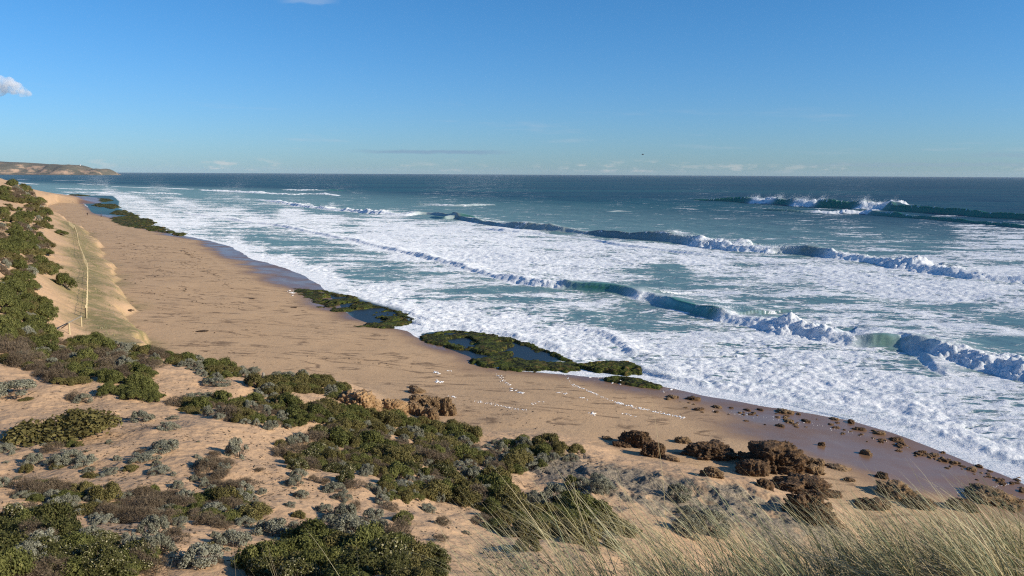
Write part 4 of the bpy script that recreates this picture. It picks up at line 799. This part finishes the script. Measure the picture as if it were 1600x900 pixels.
ISO = [('green',100,448,26,'round dark green shrub standing alone on sand left of the fence',1.1),('green',93,366,20,'low dark green shrub at the edge of the slope nearest the far fence end',.8),('grey',57,452,13,'pale grey bush alone below the slope thicket',1.0),
 ('olive',100,684,118,'largest lone mound of olive shrub on bare sand, casting a wide shadow',.75),('grey',222,657,30,'low grey bush between the olive mound and the ridge belt',.8),('grey',258,703,44,'neat round grey bush on open sand beyond the low belt',.9),('grey',373,714,34,'tall dark grey bush throwing a long shadow on bare sand',1.3),
 ('grey',348,733,24,'small grey bush just below the tall dark grey one',1.0),('grey',8,705,22,'grey bush cut by the left edge of the view',1.1),('brown',84,705,24,'withered brown tuft beneath the olive mound',.8),('green',111,697,20,'bright green tuft under the olive mound',.6),('grey',106,716,32,'grey bush with a dark shadow below the olive mound',.8),
 ('grey',52,722,24,'low grey bush left of three small ones on the sand',.9),('grey',92,726,30,'middle one of three low grey bushes on the sand',.7),('grey',132,724,34,'right-hand one of three low grey bushes on the sand',.6),('grey',220,717,44,'flat spreading grey bush beside a patch of bare grey stones',.6),
 ('grey',248,738,28,'pair of grey tufts below the flat spreading bush',.8),('grey',177,738,24,'tiny bush beside twigs in the middle of the bare sand',.7),('grey',137,738,18,'smallest grey tuft left of the twigs on bare sand',.7),('grey',158,745,17,'tiny grey tuft just below the twigs on bare sand',.7),
 ('grey',337,601,38,'pale grey bush under the ridge tip',.6),('brown',120,624,30,'dry brown clump left of the hanging clump',.9),('grey',130,628,22,'small grey bush beside the dry brown clump',.9),('grey',20,618,60,'wide low grey bush at the left edge below the ridge belt',.6),('olive',40,625,16,'tiny olive tuft beneath the wide low grey bush',.6),
 ('grey',270,655,16,'small grey tuft beside the belt left of the rocks',.8),('grey',262,672,26,'grey bush at the foot of the olive mound branches',.7),('grey',1060,777,32,'dark grey bush alone on the grey rock ledge',1.1),('grey',1072,800,36,'low grey bush just below the lone one on the ledge',.7),('grey',1075,830,44,'grey bush under the leaning grass stems',1.0),('grey',1110,832,48,'rounded grey bush among leaning grass below the ledge',1.1),('grey',942,766,36,'pale bush at the right of the small ledge clump',.9),
 ('grey',668,798,22,'small upright grey bush left of the tall grass',1.3),('grey',690,818,20,'low round grey bush on bare sand beside the grass',.8),('green',630,818,36,'green bush with a grey rim above the bottom thicket',1.0),('grey',582,812,34,'feathery grey bush in the middle of near sand',1.2),('grey',540,812,38,'wide grey bush with a strong shadow above the bottom thicket',1.1),
 ('grey',506,800,24,'small grey bush right of the low belt on the near sand',1.0),('grey',462,758,30,'grey bush at the edge of the wide middle thicket',1.0),('grey',522,768,34,'light grey bush touching the wide middle thicket from below',1.0),('grey',535,780,30,'low grey tuft under the middle thicket',.7),('grey',470,778,24,'tiny grey bush on the sand left of the middle thicket',.8),('grey',597,786,26,'small round silver bush at the lower rim of the dark thicket',1.0),
 ('grey',540,838,60,'broad silver bush resting above the bottom thicket',.8),('grey',430,834,60,'silver and brown bush at the left of the bare near sand',.7),('brown',465,836,40,'dry brown clump between silver bushes near the bottom',.9),('grey',312,880,56,'large silver bush with a black shadow at the bottom',1.1),('grey',362,852,52,'large silver bush right above the shadowed one',.9),('grey',240,866,46,'silver bush at the right tip of the lower left thicket',.9),('grey',208,862,34,'silver bush half inside the lower left thicket',.9),
 ('grey',240,832,40,'silver bush with twigs just below the low belt',.9),('grey',160,818,34,'grey bush on sand under the left half of the low belt',.8),('grey',200,845,26,'tiny grey bush above the lower left thicket',.7),('grey',485,866,24,'little silver bush poking above the bottom thicket',1.0),('grey',0,760,30,'grey brown bush on the left edge above the corner thicket',.8)]
for i, (kd, px, py, wp, lb, tl) in enumerate(ISO):
    p = hit(px, py)
    if p is not None: shrub(kd, p, wp * px_m(p) * 1.05, lb, None, tl, 9000 + i)

# ------------------------------------------------------------------ dune grass
def grass_mat(name, straw, green):
    g = NT(name); A = g.attr('leaf'); r, t, _ = g.sep(A); c = g.mix(r, straw, green); c = g.mix(g.rng(r, .06, .0), c, (.17, .12, .065)); c = g.mix(g.math('MULTIPLY', t, .5), c, (.74, .62, .40))
    return g.done(g.n('ShaderNodeMixShader', {0: .28, 1: g.pbsdf(c, .55, .35), 2: g.n('ShaderNodeBsdfTranslucent', {0: c})}))
M_GRASS = grass_mat('marram_grass', (.60, .45, .22), (.10, .155, .055))
def blades(name, base, length, lean_az, e0, e1, width, tone, seed, segs=6):
    """ribbons that rise from their roots at elevation e0 and bend over to e1 along lean_az"""
    r = np.random.default_rng(seed); n = len(base); p = base.copy(); Vs, ts = [], []; side = lean_az + math.pi / 2 + r.normal(0, .9, n)
    sv = np.stack([np.cos(side), np.sin(side), r.normal(0, .3, n)], -1); az_ = lean_az.copy()
    for k in range(segs + 1):
        t = k / segs; wv = (width * (1 - t) ** .7)[:, None] * sv * .5; Vs.append(np.stack([p - wv, p + wv], 1)); ts.append(np.full(n, t))
        e = e0 + (e1 - e0) * t; st = (length / segs)[:, None]; az_ = az_ + r.normal(0, .05, n)
        p = p + st * np.stack([np.cos(az_) * np.cos(e), np.sin(az_) * np.cos(e), np.sin(e)], -1)
    V = np.stack(Vs, 1).reshape(n, -1, 3); kk = 2 * (segs + 1); i = np.arange(n)[:, None, None] * kk
    q = np.array([[2 * j, 2 * j + 1, 2 * j + 3, 2 * j + 2] for j in range(segs)])[None]; Fq = (i + q).reshape(-1, 4)
    T = np.stack(ts, 1); A = np.zeros((n, segs + 1, 2, 3)); A[..., 0] = tone[:, None, None]; A[..., 1] = T[:, :, None] ** 2
    return mesh_np(name, V.reshape(-1, 3), Fq, M_GRASS, smooth=True, attrs={'leaf': A.reshape(-1, 3)})
def hummock_pts(n, seed, r0, r1, px0, px1, dens):
    r = np.random.default_rng(seed); out = []
    cl = [(r.uniform(px0, px1), r.uniform(r0, r1)) for _ in range(max(12, n // 46))]
    cl = [c for c in cl if r.random() < dens(c[0])]
    while len(out) < n:
        c = cl[r.integers(len(cl))]; px = c[0] + r.normal(0, 20); rad = np.clip(c[1] + r.normal(0, .12), 3.6, 11); a = math.atan((px - 800) / F); out.append((math.sin(a) * rad, math.cos(a) * rad))
    P = np.array(out); return np.column_stack([P, ground(P[:, 0], P[:, 1]) - .02])
dn_ = lambda px: float(np.interp(px, [640, 760, 950, 1150, 1400, 1800], [.08, .38, .55, .7, .9, .9]))
def lean(n, r, sd=.40): return math.pi - .12 + r.normal(0, sd, n)
r = np.random.default_rng(77); sets = []
n = 3000; b = hummock_pts(n, 1, 4.2, 8.2, 640, 1850, dn_); tone = np.clip(r.normal(.58, .36, n), 0, 1)
o = blades('grass', b, r.uniform(.5, 1.2, n) * (1.12 - .36 * sstep(1000, 1450, 800 + F * b[:, 0] / b[:, 1])), lean(n, r), R(1) * r.normal(66, 9, n), R(1) * r.normal(24, 14, n), r.uniform(.005, .010, n), tone, 2)
tag(o, kind='stuff')
n = 5000; b = hummock_pts(n, 3, 4.2, 9.0, 800, 1900, dn_); tone = np.clip(r.normal(.16, .22, n), 0, 1)
o = blades('grass', b, r.uniform(.3, .7, n), lean(n, r, .8), R(1) * r.normal(38, 16, n), R(1) * r.normal(-4, 16, n), r.uniform(.006, .012, n), tone, 4)
tag(o, kind='stuff')
# loose stems of the near tussocks, standing on their own
def tuft(px, r0, n, ln, lab, seed, leanv=None):
    r = np.random.default_rng(seed); a = math.atan((px - 800) / F); c = np.array((math.sin(a) * r0, math.cos(a) * r0)); b = c + r.normal(0, .06, (n, 2)); gz = ground(b[:, 0], b[:, 1])
    o = blades('grass_tuft', np.column_stack([b - c, gz - gz[0]]), r.uniform(.7, 1.15, n) * ln, (lean(n, r, .5) if leanv is None else leanv + r.normal(0, .35, n)), R(1) * r.normal(78, 7, n), R(1) * r.normal(62, 12, n), r.uniform(.004, .006, n), np.clip(r.normal(.3, .25, n), 0, 1), seed + 1)
    o.location = (c[0], c[1], float(gz[0])); tag(o, lab, 'grass tuft')
def stem_len(px, r0, ytop):
    a = math.atan((px - 800) / F); z = float(ground(math.sin(a) * r0, math.cos(a) * r0)[0]); return max(.3, CAMZ - (ytop - 272) / F * r0 - z) * 1.03
for px, ytop, n, lab, sd in [(8, 870, 3, 'yellow grass stems at the very left of the bottom edge', 11), (34, 822, 5, 'pale thin grass stems in front of the lower left thicket', 12), (150, 838, 6, 'pair of long pale grass stems leaning right over the corner thicket', 13),
    (345, 855, 5, 'grass stems in front of the large silver bush with the black shadow', 14), (480, 840, 9, 'upright dead grass stalks before the flowering thicket', 15), (560, 862, 5, 'few faint grass stalks at the right of the flowering thicket', 16)]:
    tuft(px, 4.2, n, stem_len(px, 4.2, ytop), lab, sd, 0.9 if px == 150 else None)
for px, r0, ytop, n, lab, sd in [(1000, 5.6, 672, 3, 'tall thin grass stem crossing the leaning dark boulder', 21), (1290, 6.0, 690, 4, 'tallest green grass stems in front of the largest boulder', 22), (1400, 6.2, 700, 5, 'tall stems rising from the thick grass against the wet sand', 23), (900, 5.2, 735, 6, 'long loose grass stems crossing the grey ledge', 24)]:
    tuft(px + 60, r0, n, stem_len(px, r0, ytop), lab, sd, math.pi - .2)
# short turf on the dune toe by the fence
r = np.random.default_rng(5); b = []
W = np.array(GRS); lo, hi = W.min(0), W.max(0); c = r.uniform(lo, hi, (9000, 2)); c = c[(poly_sd(c[:, 0], c[:, 1], W) < 0) & (fbm2(c[:, 0], c[:, 1], 7, 3, seed=81) > .47)][:2200]
b = (c[:, None] + r.normal(0, .22, (len(c), 9, 2))).reshape(-1, 2); n = len(b); gz = ground(b[:, 0], b[:, 1])
o = blades('grass', np.column_stack([b, gz - .02]), r.uniform(.18, .42, n), r.uniform(0, 6.28, n), R(1) * r.normal(68, 12, n), R(1) * r.normal(35, 20, n), r.uniform(.03, .07, n), np.clip(r.normal(.6, .28, n), 0, 1), 6, 3); tag(o, kind='stuff')

# ------------------------------------------------------------------ litter, twigs, weed, foam left on the sand
def flakes(name, pts, size, m, seed, flat=.25, elong=2.0, lift=.01):
    r = np.random.default_rng(seed); V0, F0 = ico(1); n = len(pts); k = len(V0); sc_ = size[:, None] * np.stack([r.uniform(.7, elong, n), r.uniform(.5, 1, n), np.full(n, flat)], -1) * .5
    v = V0[None] * (1 + r.normal(0, .22, (n, k, 1))) * sc_[:, None]; th = r.uniform(0, 6.28, n); cs, sn = np.cos(th)[:, None], np.sin(th)[:, None]
    x, y = v[..., 0] * cs - v[..., 1] * sn, v[..., 0] * sn + v[..., 1] * cs; V = np.stack([x, y, v[..., 2]], -1) + pts[:, None]; V[..., 2] += lift
    return mesh_np(name, V.reshape(-1, 3), (np.arange(n)[:, None, None] * k + F0[None]).reshape(-1, 3), m)
M_FOAM = simple('dry_foam', (.80, .80, .78), .9, .1, .08, 4, .6); M_WEED = simple('dead_seaweed', (.045, .028, .016), .8, .2, .4, 4); M_LITTER = simple('leaf_litter', (.13, .095, .062), .9, .1, .4, 9)
def along(pl, n, seed, jit):
    r = random.Random(seed); out = []
    for i in range(n):
        f = r.random() * (len(pl) - 1); k0 = min(int(f), len(pl) - 2); u = f - k0
        p = hit(pl[k0][0] * (1 - u) + pl[k0 + 1][0] * u + r.gauss(0, jit * 1.6), pl[k0][1] * (1 - u) + pl[k0 + 1][1] * u + r.gauss(0, jit))
        if p is not None: out.append(p[:])
    return out
fp_, fs_ = [], []
for pl, n, jit, sz in [([(893,600),(915,609),(935,618),(962,629),(975,632)],70,.7,.22),([(975,632),(1010,640),(1040,647),(1070,653)],80,.7,.22),([(868,578),(884,586),(893,600)],26,.6,.14),([(740,626),(775,632),(800,638),(822,641)],60,.8,.16),
    ([(676,580),(686,584)],9,1.2,.42),([(680,596),(690,598)],10,1.5,.40),([(698,579),(706,580)],4,.6,.3),([(775,583),(788,598),(804,609),(818,616)],26,1.2,.34),([(872,613),(886,616)],8,.8,.22),([(905,621),(920,625)],7,.8,.3),([(972,646),(994,651)],9,.7,.24),([(920,644),(932,650)],8,.9,.3),
    ([(700,618),(716,622)],6,.9,.26),([(1495,770),(1540,763),(1585,755)],50,.6,.12),([(855,575),(915,580),(950,592),(985,598)],60,3.0,.36),([(830,632),(850,627)],5,1,.26),([(920,562),(1000,592),(1060,606)],70,3.5,.4),([(1100,640),(1300,668),(1420,700)],40,2,.16),([(560,470),(452,455),(462,462)],16,1.5,.6)]:
    q = along(pl, int(n * 1.8), n * 7 + len(fp_), jit); fp_ += q; fs_ += [sz * random.uniform(.25, 1.0) for _ in q]
tag(flakes('sea_foam', np.array(fp_), np.array(fs_), M_FOAM, 3, .22, 1.9), kind='stuff')
wp_, ws_ = [], []
for pl, n, jit, sz in [([(190,385),(240,398),(300,415),(345,432)],90,2.4,.5),([(180,380),(230,385),(290,392),(310,405)],80,2.0,.6),([(205,440),(260,425),(330,425),(360,450)],80,3.0,.4),([(215,455),(300,470),(380,480)],60,4,.3),([(185,395),(230,410),(280,440),(300,470)],70,2.5,.4),([(250,500),(330,505),(420,520)],40,8,.22),([(480,555),(560,565),(640,575)],34,2.5,.2),([(290,540),(420,560),(520,580)],40,8,.16),([(700,620),(800,650),(860,680)],60,7,.14),([(100,340),(150,355),(200,375)],60,4,.6),([(780,640),(900,655),(1000,665)],30,10,.12)]:
    q = along(pl, n, n * 3 + len(wp_), jit); wp_ += q; ws_ += [sz * random.uniform(.4, 1.3) for _ in q]
tag(flakes('seaweed', np.array(wp_), np.array(ws_), M_WEED, 4, .12, 3.2), kind='stuff')
for px, py, wd, lb in [(317, 518, 14, 'dark washed up weed clump in the middle of the bare beach'), (459, 481, 9, 'small dark weed clump near the reef pools'), (393, 467, 8, 'little weed clump high on the beach inland of the reef'), (72 + 130, 485, 10, 'dark driftwood piece at the foot of the dune scarp'), (495, 513, 5, 'tiny dark lump alone on smooth sand below the reef')]:
    p = hit(px, py); s = wd * px_m(p); V, Fc = rock_mesh(s * .5, s * .3, s * .13, int(px), 3, flat=.9); o = mesh_np('seaweed_clump', V, Fc, M_WEED); o.location = p; o.rotation_euler.z = .4; tag(o, lb, 'seaweed')
# twigs and dead leaves blown round the near bushes
r = random.Random(9); lp, ls_ = [], []
while len(lp) < 5200:
    px, py = r.uniform(0, 1000), r.uniform(590, 895); cl = vn2(np.array([px / 60.]), np.array([py / 22.]))[0]
    if r.random() > sstep(.4, .75, np.array([cl]))[0] + .08: continue
    p = hit(px, py)
    if p is not None and p.z > 3.4: lp.append(p[:]); ls_.append(r.choice((.05, .07, .09, .12)) * r.uniform(.5, 1.2))
tag(flakes('leaf_litter', np.array(lp), np.array(ls_), M_LITTER, 6, .25, 3.0), kind='stuff')
def branch(px, py, wd, lab, seed):
    p = hit(px, py); s = wd * px_m(p); r = random.Random(seed); bm = bmesh.new()
    def grow(a, th, ln, rad, dep):
        for k in range(4):
            b = a + Vector((math.cos(th) * ln, math.sin(th) * ln, 0)); b.z = float(ground(p.x + b.x, p.y + b.y)[0]) - p.z + .04 + r.uniform(0, .10); tube(bm, a, b, rad, rad * .8, 5); a = b; th += r.gauss(0, .4); rad *= .8
            if dep and r.random() < .7: grow(a, th + r.choice((-1, 1)) * r.uniform(.5, 1.0), ln * .7, rad * .8, dep - 1)
    for k in range(3): grow(Vector((0, 0, .04)), r.uniform(0, 6.28), s * .13, .016, 2)
    o = obj_bm('dead_branch', bm, M_TWIG); o.location = p; tag(o, lab, 'branch')
for a in [(196, 655, 46, 'dead branches sprawling on sand right of the olive mound', 1), (225, 670, 40, 'bare roots on the sand lip below the olive mound', 2), (160, 622, 20, 'single bent twig on sand above the olive mound', 3), (180, 730, 40, 'scatter of thin twigs in the middle of the bare sand', 4), (430, 795, 40, 'dry twigs at the right tip of the low near belt', 5), (130, 838, 50, 'bare twigs on sand above the lower left thicket', 6), (820, 762, 46, 'dead twigs and roots at the lip above the tall grass', 7), (365, 768, 36, 'dry twigs below the straggling patch', 8)]: branch(*a)

# ------------------------------------------------------------------ spray off the breaking crests
M_SPRAY = simple('spray_droplets', (.85, .87, .88), .9, .1, .03, 4, 0)
TET = np.array([(1, 1, 1), (1, -1, -1), (-1, 1, -1), (-1, -1, 1)]) / 1.73; TF = np.array([(0, 1, 2), (0, 3, 1), (0, 2, 3), (1, 3, 2)])
r = np.random.default_rng(12); SP, SS = [], []
def plume(c, nrm, n, up, drift, spread, size):
    t = r.random(n) ** .8; a = r.normal(0, spread, n); z = np.abs(up * t * r.uniform(.3, 1.1, n)); q = np.column_stack([c[0] + nrm[0] * drift * t - nrm[1] * a, c[1] + nrm[1] * drift * t + nrm[0] * a, c[2] + z + r.normal(0, .1, n)]); SP.append(q); SS.append(size * (1 - .6 * t) * r.uniform(.5, 1.2, n))
for (Pw, nrm, hm, br, cc), (lo, hi), per, up, siz in zip(crest_pts, [(1000, 1340), (1000, 1260), (1150, 1400)], [40, 110, 170], [.5, 1.6, 3.2], [.05, .10, .16]):
    for i in range(len(Pw)):
        col_px = 800 + F * Pw[i, 0] / Pw[i, 1]
        if lo < col_px < hi and hm[i] > 1 and (br[i] > .04):
            for u in (0, .5):
                q = Pw[i] * (1 - u) + Pw[min(i + 1, len(Pw) - 1)] * u
                plume((q[0] + nrm[i, 0] * cc[i], q[1] + nrm[i, 1] * cc[i], hm[i] * .9), nrm[i], int(per * (.35 + .65 * br[i]) * r.uniform(.3, 1.5)), up * hm[i] / 3 * r.uniform(.5, 1.3), up * 2.2, 1.2, siz)
for px, py, n, up, dr, sp, sz in [(1030, 588, 2600, 2.0, 1.5, 1.3, .055), (1045, 580, 1600, 1.5, 1.8, 1.3, .05), (652, 506, 1500, 2.0, 1.5, 1.2, .06), (1125, 500, 1600, 1.3, 3, 1.5, .05), (1310, 652, 1100, .8, .8, 1.1, .04), (1260, 640, 900, .7, .8, 1.2, .04), (750, 521, 900, .8, 1.2, 2.5, .05), (515, 320, 500, 2.5, 4, 2.0, .12)]:
    c = at_z(px, py); z = max(0, sea_z(*c)); plume((c[0], c[1], z), (.81, .59), n, up, dr, sp, sz)
SP = np.concatenate(SP); SS = np.concatenate(SS); n = len(SP); th = r.uniform(0, 6.28, n); cs, sn = np.cos(th)[:, None], np.sin(th)[:, None]
v = TET[None] * SS[:, None, None]; V = np.stack([v[..., 0] * cs - v[..., 1] * sn, v[..., 0] * sn + v[..., 1] * cs, v[..., 2]], -1) + SP[:, None]
tag(mesh_np('sea_spray', V.reshape(-1, 3), (np.arange(n)[:, None, None] * 4 + TF[None]).reshape(-1, 3), M_SPRAY, smooth=False), kind='stuff')

# ------------------------------------------------------------------ the one small cloud
def cloud():
    D = 6500.0; v = ray(12, 134); c = Vector(v / np.linalg.norm(v) * D) + Vector((0, 0, CAMZ)); s = D / F
    bm = bmesh.new()
    for x, z, q in [(-16, -4, 13), (-2, 2, 13), (8, -3, 11), (18, -8, 8), (-30, 2, 16), (-12, 6, 10), (25, -10, 5)]:
        bmesh.ops.create_icosphere(bm, subdivisions=3, radius=q * s, matrix=Matrix.Translation((x * s, 0, z * s)) @ Matrix.Diagonal((1.15, 1, .8, 1)))
    me = bpy.data.meshes.new('cloud'); bm.to_mesh(me); bm.free(); o = bpy.data.objects.new('cloud', me); COL.objects.link(o)
    m = o.modifiers.new('remesh', 'REMESH'); m.mode = 'VOXEL'; m.voxel_size = 9
    g = NT('cloud_vapour'); P = g.obj(); n = g.noise(P, .022, 5, .62); den = g.math('MULTIPLY', g.rng(n, .40, .58), .022)
    vol = g.n('ShaderNodeVolumePrincipled', {'Color': (1, 1, 1), 'Density': den, 'Anisotropy': 0.0}); g.t.links.new(vol, g.out.inputs['Volume']); me.materials.append(g.m)
    o.location = c; tag(o, 'small white cloud low at the left edge of the sky', 'cloud')
cloud()

# ------------------------------------------------------------------ haze
def haze():
    bm = bmesh.new(); bmesh.ops.create_cube(bm, size=1.0, matrix=Matrix.Translation((-2000, 8500, 46)) @ Matrix.Diagonal((34000, 21000, 112, 1)))
    g = NT('sea_air'); g.t.links.new(g.n('ShaderNodeVolumePrincipled', {'Color': (.80, .88, 1.0), 'Density': HAZE}), g.out.inputs['Volume'])
    tag(obj_bm('haze', bm, g.m), kind='stuff')
HAZE = 0.000014
haze()
